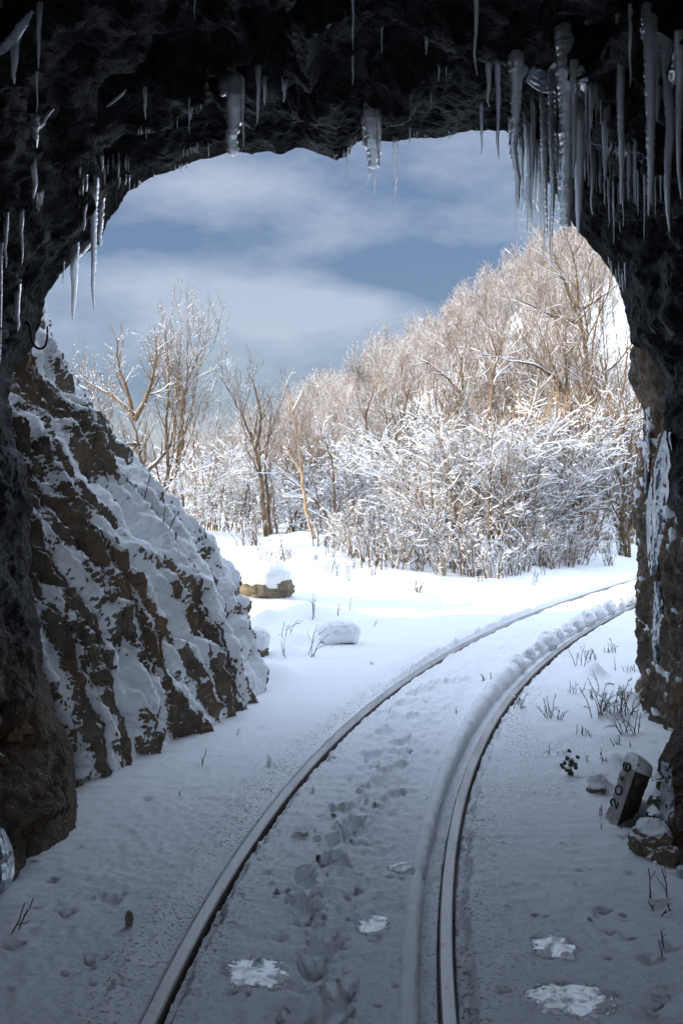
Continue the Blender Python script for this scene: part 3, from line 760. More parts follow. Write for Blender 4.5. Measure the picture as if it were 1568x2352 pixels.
BIG = [
 (90,20,166,13,'slim straight icicle hanging high up beside the slanted ice vein',0,.04),
 (34,95,206,22,'short broad icicle dripping from the lower end of the slanted ice vein',0,.04),
 (85,166,262,6,'thin needle icicle directly under the slim icicle near the ice vein',0,.03),
 (76,300,470,19,'long stout pale icicle hanging on the dark wall below the ice vein',0,.06),
 (50,482,616,9,'narrow icicle hanging under the ledge at the picture edge, half way down the dark wall',0,.05),
 (14,512,622,9,'narrow icicle closest to the left edge of the picture, below the ledge',0,.05),
 (40,672,772,13,'squat icicle on the dark wall just above the black iron hook',0,.06),
 (3,560,842,8,'very long thin icicle running down the left border of the picture',0,.04),
 (333,205,282,10,'crooked frosty icicle alone on the dark ceiling ledge',0,.12),
 (435,225,312,4,'needle icicle under the ceiling ledge, longest of its fringe',0,.03),
 (540,180,376,30,'thick blunt ice column hanging from the roof over the sky edge',1,.10),
 (558,178,342,8,'beaded rod of ice beside the thick blunt column',0,.35),
 (516,196,236,24,'short broken stump of ice beside the thick blunt column',1,.10),
 (593,155,292,11,'smooth tapering icicle to the right of the thick blunt column',0,.04),
 (607,185,250,12,'stubby hooked icicle beside the smooth tapering one',0,.06),
 (653,190,242,12,'stubby icicle at the end of the short roof ledge, right of the hooked one',0,.06),
 (448,-60,52,6,'thin icicle entering from the top edge above the dark roof, nearest the ice vein',0,.03),
 (810,-80,121,9,'long thin icicle entering from the middle of the top edge',0,.04),
 (810,130,200,5,'fine twin drip just under the middle icicle of the top edge',0,.04),
 (877,60,127,5,'fine icicle alone on the black roof right of the top middle',0,.03),
 (978,88,132,8,'short wedge icicle alone on the black roof between two fine ones',0,.04),
 (1092,-80,182,13,'long wavy icicle entering from the top edge near the big ice curtain',0,.06),
 (1008,150,193,4,'left prong of a pair of fine drips on the black roof',0,.03),
 (1024,150,183,4,'right prong of a pair of fine drips on the black roof',0,.03),
 (990,210,252,4,'single fine drip below the two pronged drips on the roof',0,.03),
 (835,262,348,13,'left fang of the broken ice bunch hanging at the middle of the arch',0,.05),
 (853,256,402,27,'ribbed thick core of the broken ice bunch at the middle of the arch',1,.14),
 (870,256,392,13,'right fang of the broken ice bunch at the middle of the arch',0,.06),
 (859,300,470,11,'lowest needle of the broken ice bunch at the middle of the arch',0,.05),
 (846,300,430,10,'ragged inner strand of the broken ice bunch at the middle of the arch',0,.12),
 (907,318,480,11,'lone long dagger icicle against the sky beside the middle ice bunch',0,.04),
 (1105,235,368,9,'icicle crossing the roof edge just left of the big ice curtain',0,.05),
 (1121,145,252,11,'upper twin icicle over the roof edge left of the big ice curtain',0,.05),
 (1143,140,376,13,'long twin icicle over the roof edge left of the big ice curtain',0,.06),
 (1183,135,500,28,'ribbed thick icicle at the sky side of the big ice curtain',0,.16),
 (1171,270,362,10,'small fang clinging to the sky side of the ribbed thick icicle',0,.06),
 (1195,300,515,14,'translucent blade behind the ribbed thick icicle',0,.05),
 (1214,290,550,22,'wide grey blade of the ice curtain ending against the sky',0,.05),
 (1232,350,482,14,'short clear blade between the grey blade and the twisted icicle',0,.06),
 (1249,235,606,19,'twisted beaded icicle, one of the two reaching lowest in the ice curtain',0,.28),
 (1268,200,622,17,'lowest reaching beaded icicle of the ice curtain',0,.26),
 (1280,210,470,12,'bright glinting beaded strand beside the massive icicle',0,.3),
 (1299,105,540,33,'massive ribbed icicle, thickest of the ice curtain, with a blunt end',1,.14),
 (1331,250,560,24,'smooth grey blade icicle just right of the massive one',0,.04),
 (1318,170,420,14,'pale strand of ice filling the gap right of the massive icicle',0,.08),
 (1360,330,502,12,'pointed icicle on the dark wall right of the smooth grey blade',0,.08),
 (1386,285,428,9,'thin icicle in the upper dark wall between the ice curtain and the long pillar',0,.06),
 (1425,40,482,21,'very long ribbed pillar icicle on the right dark wall',0,.14),
 (1447,40,210,8,'thin companion icicle beside the upper half of the ribbed pillar',0,.06),
 (1492,55,515,28,'long heavy icicle with frosty root near the upper right corner',0,.12),
 (1512,120,292,15,'shorter grey icicle merging with the frosty root near the upper right corner',0,.06),
 (1536,140,552,24,'smooth long icicle nearest the right edge of the picture',0,.05),
 (1560,110,470,16,'icicle cut by the right edge of the picture',0,.06),
 (170,572,748,20,'glassy dagger icicle with a wide root hanging over the left roof edge',0,.05),
 (216,440,728,18,'longest icicle over the left roof edge, ribbed and straight',0,.12),
 (200,590,682,5,'thin icicle between the two long ones over the left roof edge',0,.04),
 (146,612,658,4,'tiny drip beside the glassy dagger icicle at the left roof edge',0,.04),
 (196,430,540,11,'frosty icicle behind the longest one of the left roof edge',0,.14),
 (232,470,572,14,'shaggy frosted root bundle hanging beside the longest icicle of the left roof edge',1,.3),
 (797,344,432,5,'fine needle hanging from the lowest bulge of the arch',0,.04),
 (941,293,342,4,'short fine drip on the roof right of the lone dagger icicle',0,.03),
]
for x, a, b, w, lab, bl, bd in BIG:
    icicle(x, a, b, w, lab, 'icicles hanging in the tunnel mouth', bl, bd)
_ri = random.Random(12)
def fringe(lines, label, group, n, l0, l1, w0=3, w1=6):
    for k in range(n):
        (xa, ya), (xb, yb) = _ri.choice(lines); q = _ri.random()
        x = xa + (xb - xa) * q; y = ya + (yb - ya) * q + _ri.uniform(-6, 6)
        icicle(x, y, y + _ri.uniform(l0, l1) * (.6 + .7 * _ri.random()), _ri.uniform(w0, w1), label, group, 0, .05)
fringe([((165, 405), (300, 362)), ((180, 440), (300, 405)), ((225, 385), (300, 345)), ((85, 450), (100, 445))], 'tiny icicle in the fringe along the lowest ledges of the left vault', 'fringe icicles on the lowest left ledges', 30, 14, 45)
fringe([((370, 290), (490, 215)), ((405, 270), (480, 225)), ((420, 345), (480, 325)), ((300, 300), (345, 290)), ((495, 205), (560, 180))], 'tiny icicle in the fringe along the ceiling ledge beside the thick column', 'fringe icicles on the ceiling ledge', 26, 10, 34, 2.5, 4.5)
fringe([((600, 345), (780, 360)), ((930, 310), (1100, 292)), ((300, 430), (430, 375)), ((780, 350), (830, 320))], 'tiny drip along the ragged roof edge against the sky', 'drips along the roof edge', 40, 8, 30, 2.5, 4)
fringe([((1340, 350), (1460, 330)), ((1385, 420), (1540, 400)), ((1300, 180), (1370, 200)), ((1340, 260), (1400, 250))], 'small icicle among the crowd on the right dark wall', 'small icicles on the right dark wall', 76, 30, 130, 2.8, 6.5)
fringe([((1395, 590), (1450, 640)), ((1400, 600), (1440, 660))], 'tiny icicle on the right wall just below the curtain, beside the birch coloured hill', 'tiny icicles low on the right wall', 9, 12, 42, 3, 5)
fringe([((1180, 300), (1240, 330)), ((1220, 240), (1290, 230))], 'slender strand filling the back of the big ice curtain', 'strands at the back of the ice curtain', 22, 110, 240, 4, 9)

# slanted ice ribbons stuck to the rock
def ice_ribbon(pts, w, label, mat='frost', thick=.5, name='ice_vein', trees=None):
    P = []
    for x, y in interp_poly(pts, 26, False):
        h = cast(x, y, trees)
        if h is not None: P.append(h)
    P = np.array(P)
    if len(P) < 4: return
    for _ in range(3): P[1:-1] = (P[:-2] + 2 * P[1:-1] + P[2:]) / 4
    to = np.array(CAM) - P; to /= np.linalg.norm(to, axis=1)[:, None]
    P = P + to * .012
    o3 = P.mean(0); P = interp_poly(P, 60) - o3; d = o3[1]
    wq = np.interp(np.linspace(0, 1, 60), np.linspace(0, 1, len(w)), w) / 2 / F * d
    k = 12; th = np.arange(k) * 2 * np.pi / k
    ro = 1 + .25 * fbm(np.stack([np.cos(th)[None] + 0 * wq[:, None], np.sin(th)[None] + 0 * wq[:, None], np.arange(60)[:, None] * .35 + 0 * th[None]], -1), 3, 3)
    mb = MB(); mb.tube(P, wq, k, cap=True, rough=ro)
    o = mb.build(name, M[mat]); o.location = o3; tag(o, label, 'ice')
ice_ribbon([(0, 120), (30, 90), (55, 55), (75, 25)], [14, 24, 20, 8], 'slanted whitish ice vein frozen to the rock high in the vault')
ice_ribbon([(75, 300), (92, 285), (110, 262), (122, 250)], [16, 20, 14, 8], 'short forked ice vein feeding the long stout pale icicle')
ice_ribbon([(140, 640), (175, 590), (200, 560), (218, 545)], [10, 20, 22, 14], 'glassy ice flow frozen along the left roof edge above the dagger icicle', 'ice')
ice_ribbon([(245, 245), (270, 225), (285, 212), (290, 205)], [4, 7, 7, 3], 'small glinting ice seam on the dark left ceiling')

def ice_curtain(pts, w, label, thick): ICE_LATER.append((pts, w, label, thick))
ICE_LATER = []
ice_curtain([(1172, 150), (1215, 170), (1262, 190), (1300, 165), (1345, 215)], [10, 24, 34, 40, 16], 'glazed ice sheet from which the big ice curtain hangs', .03)
ice_curtain([(1470, 55), (1500, 95), (1540, 135), (1575, 190)], [12, 34, 40, 40], 'frosty ice sheet in the upper right corner feeding the long heavy icicle', .03)
ice_curtain([(1345, 330), (1390, 345), (1440, 350), (1500, 380)], [6, 12, 14, 10], 'thin glaze of ice among the crowd of icicles on the right dark wall', .015)
ice_curtain([(505, 205), (530, 192), (560, 178)], [8, 14, 8], 'small ice plate at the root of the thick blunt column', .02)

# ------------------------------------------------------------------ trees
def rot_about(v, axis, ang):
    axis = axis / (np.linalg.norm(axis) + 1e-9); c, s = math.cos(ang), math.sin(ang)
    return v * c + np.cross(axis, v) * s + axis * np.dot(axis, v) * (1 - c)

class Tree:
    def __init__(s, seed, trop=.10, wander=.11, ang=(28, 62), ratio=.55, maxl=3, dens=(4.5, 6, 8), minr=.004, first=.3, taper=.85):
        s.g = np.random.RandomState(seed); s.br = []; s.trop = trop; s.wander = wander; s.ang = ang; s.ratio = ratio; s.maxl = maxl; s.dens = dens; s.minr = minr; s.first = first; s.taper = taper
    def limb(s, pts, r0, r1, lvl=0):
        pts = interp_poly(pts, max(6, int(8 * np.linalg.norm(np.diff(pts, axis=0), axis=1).sum())))
        L = np.linalg.norm(np.diff(pts, axis=0), axis=1).sum()
        pts[1:-1] += s.g.normal(0, .012 * min(1, L), (len(pts) - 2, 3))
        s.br.append((pts, np.linspace(r0, max(r1, s.minr), len(pts)), lvl)); s.kids(pts, r0, r1, L, lvl)
    def kids(s, pts, r0, r1, L, lvl):
        if lvl >= s.maxl: return
        n = max(2, int(s.dens[min(lvl, len(s.dens) - 1)] * L * s.g.uniform(.8, 1.2)))
        for k in range(n):
            t = s.first + (1 - s.first) * (k + s.g.rand()) / n if lvl == 0 else .12 + .88 * (k + s.g.rand()) / n
            i = min(int(t * (len(pts) - 1)), len(pts) - 2); f = t * (len(pts) - 1) - i
            p = pts[i] * (1 - f) + pts[i + 1] * f; d = pts[i + 1] - pts[i]; d /= np.linalg.norm(d) + 1e-9
            ax = np.cross(d, s.g.normal(size=3)); a = R(s.g.uniform(*s.ang))
            dn = rot_about(d, ax, a)
            r = max((r0 * (1 - t) + r1 * t) * s.g.uniform(.4, .62), s.minr)
            Lc = L * s.ratio * (1 - .55 * t) * s.g.uniform(.6, 1.2)
            if Lc < min(.10, .2 * L): continue
            s.branch(p, dn, Lc, r, lvl + 1)
    def branch(s, p, d, L, r, lvl):
        n = int(np.clip(L / .13, 3, 12)); pts = [p]; d = d / np.linalg.norm(d)
        for k in range(n):
            d = d + s.g.normal(0, s.wander, 3) + np.array([0, 0, s.trop]); d /= np.linalg.norm(d)
            pts.append(pts[-1] + d * L / n)
        pts = np.array(pts); r1 = max(r * (1 - s.taper), s.minr * .8)
        s.br.append((pts, np.linspace(r, r1, n + 1), lvl)); s.kids(pts, r, r1, L, lvl)
    def meshes(s, snow=.5, srad=.012, blobs=0, sk=1.0, lv=2):
        tr, cr, sn = MB(), MB(), MB()
        for pts, rad, lvl in s.br:
            (tr if lvl == 0 else cr).tube(pts, rad, 8 if lvl == 0 else (5 if lvl == 1 else 3))
            d = np.diff(pts, axis=0); ln = np.linalg.norm(d, axis=1) + 1e-9; up = np.abs(d[:, 2]) / ln
            if lvl > lv: continue
            if s.g.rand() > snow + (.25 if up.mean() < .5 else 0): continue
            q = np.clip((1.02 - up) * 1.7, 0, 1)
            q = np.concatenate([q[:1], (q[1:] + q[:-1]) / 2, q[-1:]])
            m = len(pts)
            if q.mean() < .16: continue
            rs = (np.minimum(rad * .7, .05) + srad * sk * (1 if lvl < 2 else .6)) * q * s.g.uniform(.75, 1.2, m)
            rs[0] *= .6; rs[-1] *= .5
            c = pts.copy(); c[:, 2] += rad * .55 + rs * .5
            sn.tube(c, rs, 5)
        if blobs:
            for pts, rad, lvl in s.br:
                if lvl >= 1 and s.g.rand() < blobs:
                    j = s.g.randint(0, len(pts)); r = srad * s.g.uniform(1.3, 3.2)
                    c = pts[j] + np.array([[-r, 0, 0], [-r * .6, 0, r * .3], [0, 0, r * .5], [r * .6, 0, r * .3], [r, 0, 0.]])
                    a = s.g.uniform(0, 6.28); cc = (c - pts[j]); c = pts[j] + np.stack([cc[:, 0] * math.cos(a), cc[:, 0] * math.sin(a), cc[:, 2] + rad[j]], -1)
                    sn.tube(c, np.array([.1, .8, 1, .8, .1]) * r * .8, 6)
        return tr, cr, sn

def put_tree(T, name, label, cat, origin, bark, snowkw, group=None):
    snowkw = dict(snowkw); tr, cr, sn = T.meshes(**snowkw)
    t = thing(name, label, cat, origin, group)
    for mb, nm, mt in ((tr, 'trunk', bark), (cr, 'branches', bark), (sn, 'snow', 'twig_snow')):
        if mb.n: mb.build(nm, M[mt], t)
    return t

def hero(seed, d, stems, label, bark='bark', r=.07, snow=.45, srad=.012, blobs=.08, base=None, **kw):
    kw.setdefault('maxl', 3); kw['dens'] = tuple(v * f for v, f in zip((list(kw.get('dens', (4.5, 6, 8))) + [8])[:4], (1.0, 1.25, 1.3, 1.3) if seed > 4 else ((1.9, 1.5, 1.3, 1.3) if seed == 1 else (.85, 1.0, 1.0, 1.0))))
    T = Tree(seed, **kw); g = np.random.RandomState(seed + 500)
    if seed not in (7, 12): stems = [[(x, 1240 + (y - 1240) * (.86 if seed < 7 else .9)) for x, y in st] for st in stems]
    x0, y0 = stems[0][0]; o = PX(x0, y0, d); o[2] = float(H0(o[0], d)) - .08
    for k, st in enumerate(stems):
        P = np.array([PX(x, y, d) for x, y in st])
        P[:, 1] += np.linspace(0, 1, len(P)) * g.uniform(-.8, .8) + (g.uniform(-.1, .1) if k else 0)
        if k == 0 or abs(st[0][1] - stems[0][0][1]) < 45: P[0, 2] = min(P[0, 2], o[2]); 
        rr = r if k == 0 else r * .72
        if k and abs(st[0][1] - stems[0][0][1]) >= 45: P[:, 1] += -P[0, 1] + d
        T.limb(P - o, rr, rr * .16)
    return put_tree(T, 'bare_tree', label, 'tree', o, bark, dict(snow=min(1, snow * 1.1), srad=srad * .5, blobs=blobs * (.5 if seed > 4 else .9)), group='bare trees round the clearing')

hero(1, 23, [[(350,1235),(342,1130),(328,1020),(318,950),(308,915)], [(310,920),(292,845),(272,770),(268,700)], [(310,920),(345,850),(365,790),(374,710)],
             [(303,905),(258,855),(215,830),(175,798)], [(322,985),(265,985),(215,975),(170,955)], [(335,1060),(380,1000),(395,900)]],
     'tall forked bare tree with a thick lit trunk rising behind the outcrop', r=.085, snow=.55, blobs=.14, trop=.14, dens=(3.4, 5, 7, 6), maxl=3)
hero(2, 23.5, [[(372,1235),(370,1140),(390,1060),(388,950),(394,850),(396,760),(390,690)], [(371,1145),(402,1045),(418,920),(430,800),(432,675)]],
     'slender two stemmed bare tree immediately beside the thick forked one', r=.06, snow=.5, blobs=.12, trop=.16, dens=(3.6, 5, 7), first=.25)
hero(3, 24.5, [[(398,1240),(402,1110),(412,1050),(426,980),(424,900),(442,820),(484,715)], [(424,905),(415,820),(410,750)]],
     'slim bare tree leaning towards the middle sky, last of the outcrop group', r=.055, snow=.5, blobs=.1, trop=.16, dens=(3.6, 5, 7))
hero(4, 24, [[(190,1240),(205,1100),(215,980),(205,880),(190,800)], [(240,1240),(232,1100),(240,1000),(236,900)]],
     'bushy bare tree with many upright shoots, its foot hidden by the outcrop', r=.04, snow=.6, blobs=.2, trop=.22, dens=(5, 6, 7))
hero(5, 24, [[(612,1243),(604,1150),(598,1080),(584,1000),(562,930),(532,860),(497,790)], [(585,1000),(600,930),(588,840),(575,800)]],
     'dark bare tree with a clean curved trunk leaning against the sky at the middle', r=.062, snow=.35, srad=.010, blobs=.02, trop=.13, dens=(3.8, 5, 7), first=.35)
hero(6, 24.4, [[(620,1243),(614,1140),(608,1050),(612,980),(618,900)]],
     'thin dark stem standing close beside the curved trunk', r=.05, snow=.4, srad=.010, blobs=.02, trop=.15, dens=(4, 5, 6), first=.35)
hero(7, 22.5, [[(722,1240),(706,1180),(694,1080),(681,985),(668,930),(655,885)], [(672,950),(684,915),(690,885)], [(697,1090),(670,1050),(648,1010)]],
     'pale peeled trunk, almost without twigs, with a forked tip', bark='bark_pale', r=.055, snow=.7, srad=.012, blobs=.0, dens=(1.0, 1.5), maxl=2, ratio=.3, first=.3)
hero(8, 24.0, [[(780,1235),(735,1150),(690,1105),(640,1065)], [(735,1150),(690,1135),(640,1130)], [(760,1200),(768,1110),(752,1000),(735,950)]],
     'low leaning tree with heavy snow along its boughs behind the pale trunk', r=.06, snow=.95, srad=.025, blobs=.08, trop=.06, dens=(3, 4, 6), first=.15)
hero(9, 26, [[(885,1235),(878,1150),(860,1050),(835,980),(812,930)], [(862,1060),(905,990),(930,900),(938,830)], [(850,1010),(840,930),(860,850)]],
     'crooked dark tree with spreading crown between the pale trunk and the white bushes', r=.06, snow=.5, srad=.012, blobs=.03, dens=(4, 5, 7), trop=.08)
hero(10, 25, [[(925,1210),(915,1120),(900,1040),(868,985),(830,955)], [(905,1050),(945,1020),(975,1000)], [(900,1040),(930,960),(985,890)]],
     'dark trunk bending sharply above the edge of the white bushes', r=.07, snow=.5, srad=.014, blobs=.03, dens=(4, 5, 7), trop=.09)
hero(11, 20.5, [[(1180,1240),(1172,1165),(1150,1080),(1135,1000),(1125,935),(1108,900)], [(1125,935),(1138,800),(1156,720),(1140,690)]],
     'slim dark tree standing in the middle of the white bushes', r=.05, snow=.5, srad=.012, blobs=.04, dens=(4.2, 5, 7), trop=.1)
hero(12, 28, [[(1365,1230),(1358,1010),(1340,820),(1320,710),(1309,610),(1278,525)], [(1320,710),(1290,650),(1262,590)], [(1320,715),(1370,690),(1420,650)], [(1325,740),(1250,720),(1185,690)]],
     'tallest bare tree on the slope, forked under the hanging ice curtain', r=.10, snow=.45, srad=.013, blobs=.02, dens=(2.6, 4, 6, 6), first=.25, trop=.1)
hero(13, 27, [[(1330,1230),(1325,1000),(1275,830),(1240,740),(1225,700)], [(1275,830),(1230,800),(1150,785),(1085,770)], [(1300,900),(1290,780),(1262,690)]],
     'slanting bare tree crossing in front of the tallest one', r=.065, snow=.5, srad=.013, blobs=.02, dens=(3, 4.5, 6), trop=.1)
hero(14, 25, [[(1340,1230),(1358,1060),(1388,980),(1420,895),(1436,800),(1440,720)]],
     'bare tree leaning behind the brown cliff edge', r=.075, snow=.4, srad=.012, blobs=.02, dens=(3, 4, 6), first=.2, trop=.1)
hero(15, 27, [[(985,1225),(1000,1100),(1035,960),(1062,860),(1055,780),(1040,735)], [(1060,870),(1020,820),(985,790),(945,770)]],
     'broad dark crowned tree silhouetted where the hill meets the sky', r=.075, snow=.35, srad=.011, blobs=.02, dens=(4, 5, 7), trop=.06)
hero(16, 26, [[(1075,1235),(1060,1130),(1050,1040),(1040,970)], [(1050,1040),(1085,980),(1110,930)]],
     'reddish low tree standing in the left flank of the white bushes', bark='bark_pale', r=.03, snow=.6, srad=.013, blobs=.05, dens=(5, 6, 7), trop=.14)

# ------------- repeated trees and shrubs
def tree_variant(seed, h, lean, **kw):
    g = np.random.RandomState(seed)
    T = Tree(seed + 40, **kw)
    top = np.array([g.uniform(-lean, lean), g.uniform(-lean, lean), h])
    T.limb(np.array([[0, 0, -.1], top * .33 + g.normal(0, .08, 3), top * .66 + g.normal(0, .15, 3), top]), .012 * h + .015, .012)
    if g.rand() < .6:
        p = top * .35; T.limb(np.array([p, p + np.array([g.uniform(-.8, .8), g.uniform(-.8, .8), h * .25]), p + np.array([g.uniform(-1.2, 1.2), g.uniform(-1.2, 1.2), h * .55])]), .009 * h, .01)
    return T
def copy_tree(src, loc, rz, s, label, group):
    r = src.copy(); C.objects.link(r); r.location = loc; r.rotation_euler = (0, 0, rz); r.scale = (s, s, s)
    r['label'] = label; r['group'] = group
    for ch in list(src.children):
        c = ch.copy(); C.objects.link(c); c.parent = r
    return r
def spread(srcs, spots, label, group, rng, s0, s1, fn=None):
    used = set()
    for (x, d) in spots:
        k = rng.randrange(len(srcs)); z = float(H0(x, d)) - .06; s = rng.uniform(s0, s1) * (fn(x, d) if fn else 1); rz = rng.uniform(0, 6.28)
        if k not in used:
            used.add(k); o = srcs[k]; o.location = (x, d, z); o.rotation_euler = (0, 0, rz); o.scale = (s, s, s); o['label'] = label; o['group'] = group
        else:
            copy_tree(srcs[k], (x, d, z), rz, s, label, group)
    for k, o in enumerate(srcs):
        if k not in used:
            for c in list(o.children): bpy.data.objects.remove(c)
            bpy.data.objects.remove(o)

rg = random.Random(5)
far_src = [put_tree(tree_variant(100 + k, 6.5, .9, trop=.12, dens=(3.4, 4.4, 5.2), maxl=3, ratio=.52, minr=.011, first=.2), 'hillside_tree', 'x', 'tree', (0, 0, 0), 'bark_far', dict(snow=.5, srad=.006, blobs=0, lv=1)) for k in range(6)]
spots = []
while len(spots) < 190:
    px = rg.uniform(400, 1500); d = 42 + 92 * rg.random()**.75
    if px < 520 and rg.random() < .35: continue
    if px > 1330 and d < 100 and rg.random() < .4: continue
    spots.append(((px - HX) / F * d, d))
for k in range(80):
    px = rg.uniform(620, 1500); d = rg.uniform(112, 134); spots.append(((px - HX) / F * d, d))
for k in range(26):
    px = rg.uniform(1120, 1300); d = rg.uniform(50, 105); spots.append(((px - HX) / F * d, d))
spread(far_src, spots, 'leafless brown tree dusted with snow in the wood covering the far hillside', 'wood on the far hillside', rg, .75, 1.2, lambda x, d: min(1.05, max(.42, d / 100)))

mid_src = [put_tree(tree_variant(200 + k, 5.2, 1.2, trop=.09, dens=(4.6, 6, 8), maxl=3, ratio=.52, minr=.005, first=.15), 'bare_tree', 'x', 'tree', (0, 0, 0), 'bark', dict(snow=.5, srad=.006, blobs=.01, lv=1)) for k in range(6)]
spots = []
while len(spots) < 62:
    px = rg.uniform(430, 1500); d = rg.uniform(27, 44)
    spots.append(((px - HX) / F * d, d))
spread(mid_src, spots, 'one of the tangled bare trees with snowy twigs at the foot of the hill', 'tangled trees at the foot of the hill', rg, .6, 1.1, lambda x, d: .62 if x / d * F + HX < 900 else (.75 if x / d * F + HX < 1080 else 1.0))

shade_src = [put_tree(tree_variant(230 + k, 6.0, 1.0, trop=.09, dens=(3.2, 4.5, 5), maxl=3, ratio=.5, minr=.006, first=.2), 'bare_tree', 'x', 'tree', (0, 0, 0), 'bark', dict(snow=.4, srad=.008, blobs=.02)) for k in range(3)]
spread(shade_src, [(-8.5, 13.2), (-10.5, 15.2), (-9.2, 17.4), (-12.5, 14.0), (-13, 18.5), (-9, 20.3)], 'bare tree on the sunny side of the clearing, behind the outcrop', 'bare trees behind the outcrop', rg, .8, 1.2)

def shrub_variant(seed, h, n, heavy, trop=.05):
    g = np.random.RandomState(seed); T = Tree(seed + 7, trop=trop, wander=.16, ang=(22, 60), ratio=.5, maxl=3, dens=(5.5, 9, 11), minr=.004, first=.12)
    for k in range(n):
        a = g.uniform(0, 6.28); r = g.uniform(.15, .75) * h; hh = h * g.uniform(.6, 1.05)
        b = np.array([math.cos(a), math.sin(a), 0]) * g.uniform(0, .18) * h
        e = np.array([math.cos(a) * r, math.sin(a) * r, hh])
        T.limb(np.array([b + [0, 0, -.1], b * .7 + e * .35 + np.array([0, 0, .12 * hh]), b * .2 + e * .75 + np.array([0, 0, .06 * hh]), e]), .008 * h + .006, .005)
    return T
big_src = [put_tree(shrub_variant(300 + k, 2.6, 9, 1), 'snowy_shrub', 'x', 'shrub', (0, 0, 0), 'bark_snowy', dict(snow=.62, srad=.011, blobs=.05)) for k in range(5)]
sm_src = [put_tree(shrub_variant(330 + k, 1.1, 8, 1, .1), 'snowy_shrub', 'x', 'shrub', (0, 0, 0), 'bark_snowy', dict(snow=.7, srad=.008, blobs=.08)) for k in range(5)]
def gspots(lst): return [tuple(ground_hit(x, y)[:2]) for x, y in lst]
stem_src = [put_tree(tree_variant(260 + k, 2.6, .5, trop=.2, dens=(5, 6, 7), maxl=3, ratio=.42, minr=.005, first=.1), 'thicket_sapling', 'x', 'sapling', (0, 0, 0), 'bark_pale' if k == 3 else 'bark', dict(snow=.3, srad=.008, blobs=.03)) for k in range(4)]
spots = []
while len(spots) < 46:
    px = rg.uniform(1010, 1475); d = rg.uniform(19.5, 27)
    spots.append(((px - HX) / F * d, d))
spread(stem_src, spots, 'thin brown sapling among the upright stems of the thicket by the track curve', 'brown saplings of the thicket', rg, .7, 1.3)
bigspots = [((px - HX) / F * d, d) for px, d in [(980,19.5),(1030,18.5),(1075,19),(1120,18.2),(1165,19),(1210,18.6),(1250,19.5),(1295,20),(1335,21),(1410,23),(1060,22.5),(1240,23)]]
spread(big_src, bigspots, 'tall shrub plastered with snow in the big white thicket by the track curve', 'tall shrubs of the white thicket', rg, .8, 1.15)
midshrubs = [put_tree(shrub_variant(360 + k, 2.0, 8, 1), 'snowy_shrub', 'x', 'shrub', (0, 0, 0), 'bark_snowy', dict(snow=.8, srad=.012, blobs=.08)) for k in range(4)]
spots = [((px - HX) / F * d, d) for px, d in [(430,24),(470,25),(510,25.5),(545,26),(580,26.5),(640,25.5),(670,26),(745,25),(790,26),(830,25.5),(865,26.5),(905,25),(940,24),(455,28),(530,29),(615,28.5),(700,28),(770,29),(850,29),(920,28)]]
spread(midshrubs, spots, 'snow laden shrub in the low white belt under the middle trees', 'shrubs of the low white belt', rg, .75, 1.2)
spots = gspots([(770,1262),(800,1272),(830,1280),(858,1288),(890,1285),(920,1290),(950,1290),(985,1285),(1010,1300),(1040,1305),(815,1258),(870,1262),(925,1265),(975,1268),(1200,1290),(1240,1285),(1270,1290),(1300,1285),(1330,1295),(1015,1322),(1060,1318),(1045,1300),(1110,1312),(1150,1318),(1205,1312),(1235,1302),(1265,1306),(1300,1300),(960,1310),(905,1305),(850,1300),(1340,1280),(1380,1270),(590,1250),(560,1252),(740,1252),(1420,1275)])
spread(sm_src, spots, 'knee high snowy bush on the white bank along the thicket edge', 'knee high bushes on the white bank', rg, .55, 1.0)
def bush(px, y, h, n, label, seed):
    o = ground_hit(px, y); put_tree(shrub_variant(seed, h, n, 1, .06), 'snowy_shrub', label, 'shrub', (o[0], o[1], o[2] - .04), 'bark_snowy', dict(snow=.75, srad=.010, blobs=.12))
bush(1085, 1322, .75, 12, 'dense dark centred bush spilling over the bank in front of the thicket', 401)
bush(1135, 1330, .7, 10, 'bush with bare dark stems at the foot of the bank beside the dense one', 402)
bush(1180, 1322, .6, 9, 'small arching bush closest to the track at the foot of the bank', 403)
bush(655, 1288, .5, 7, 'clump of upright stems tufted with snow standing alone on the far snowfield', 404)
bush(960, 1362, .22, 9, 'tiny tuft with a snow cap standing alone on the smooth snow slope', 405)

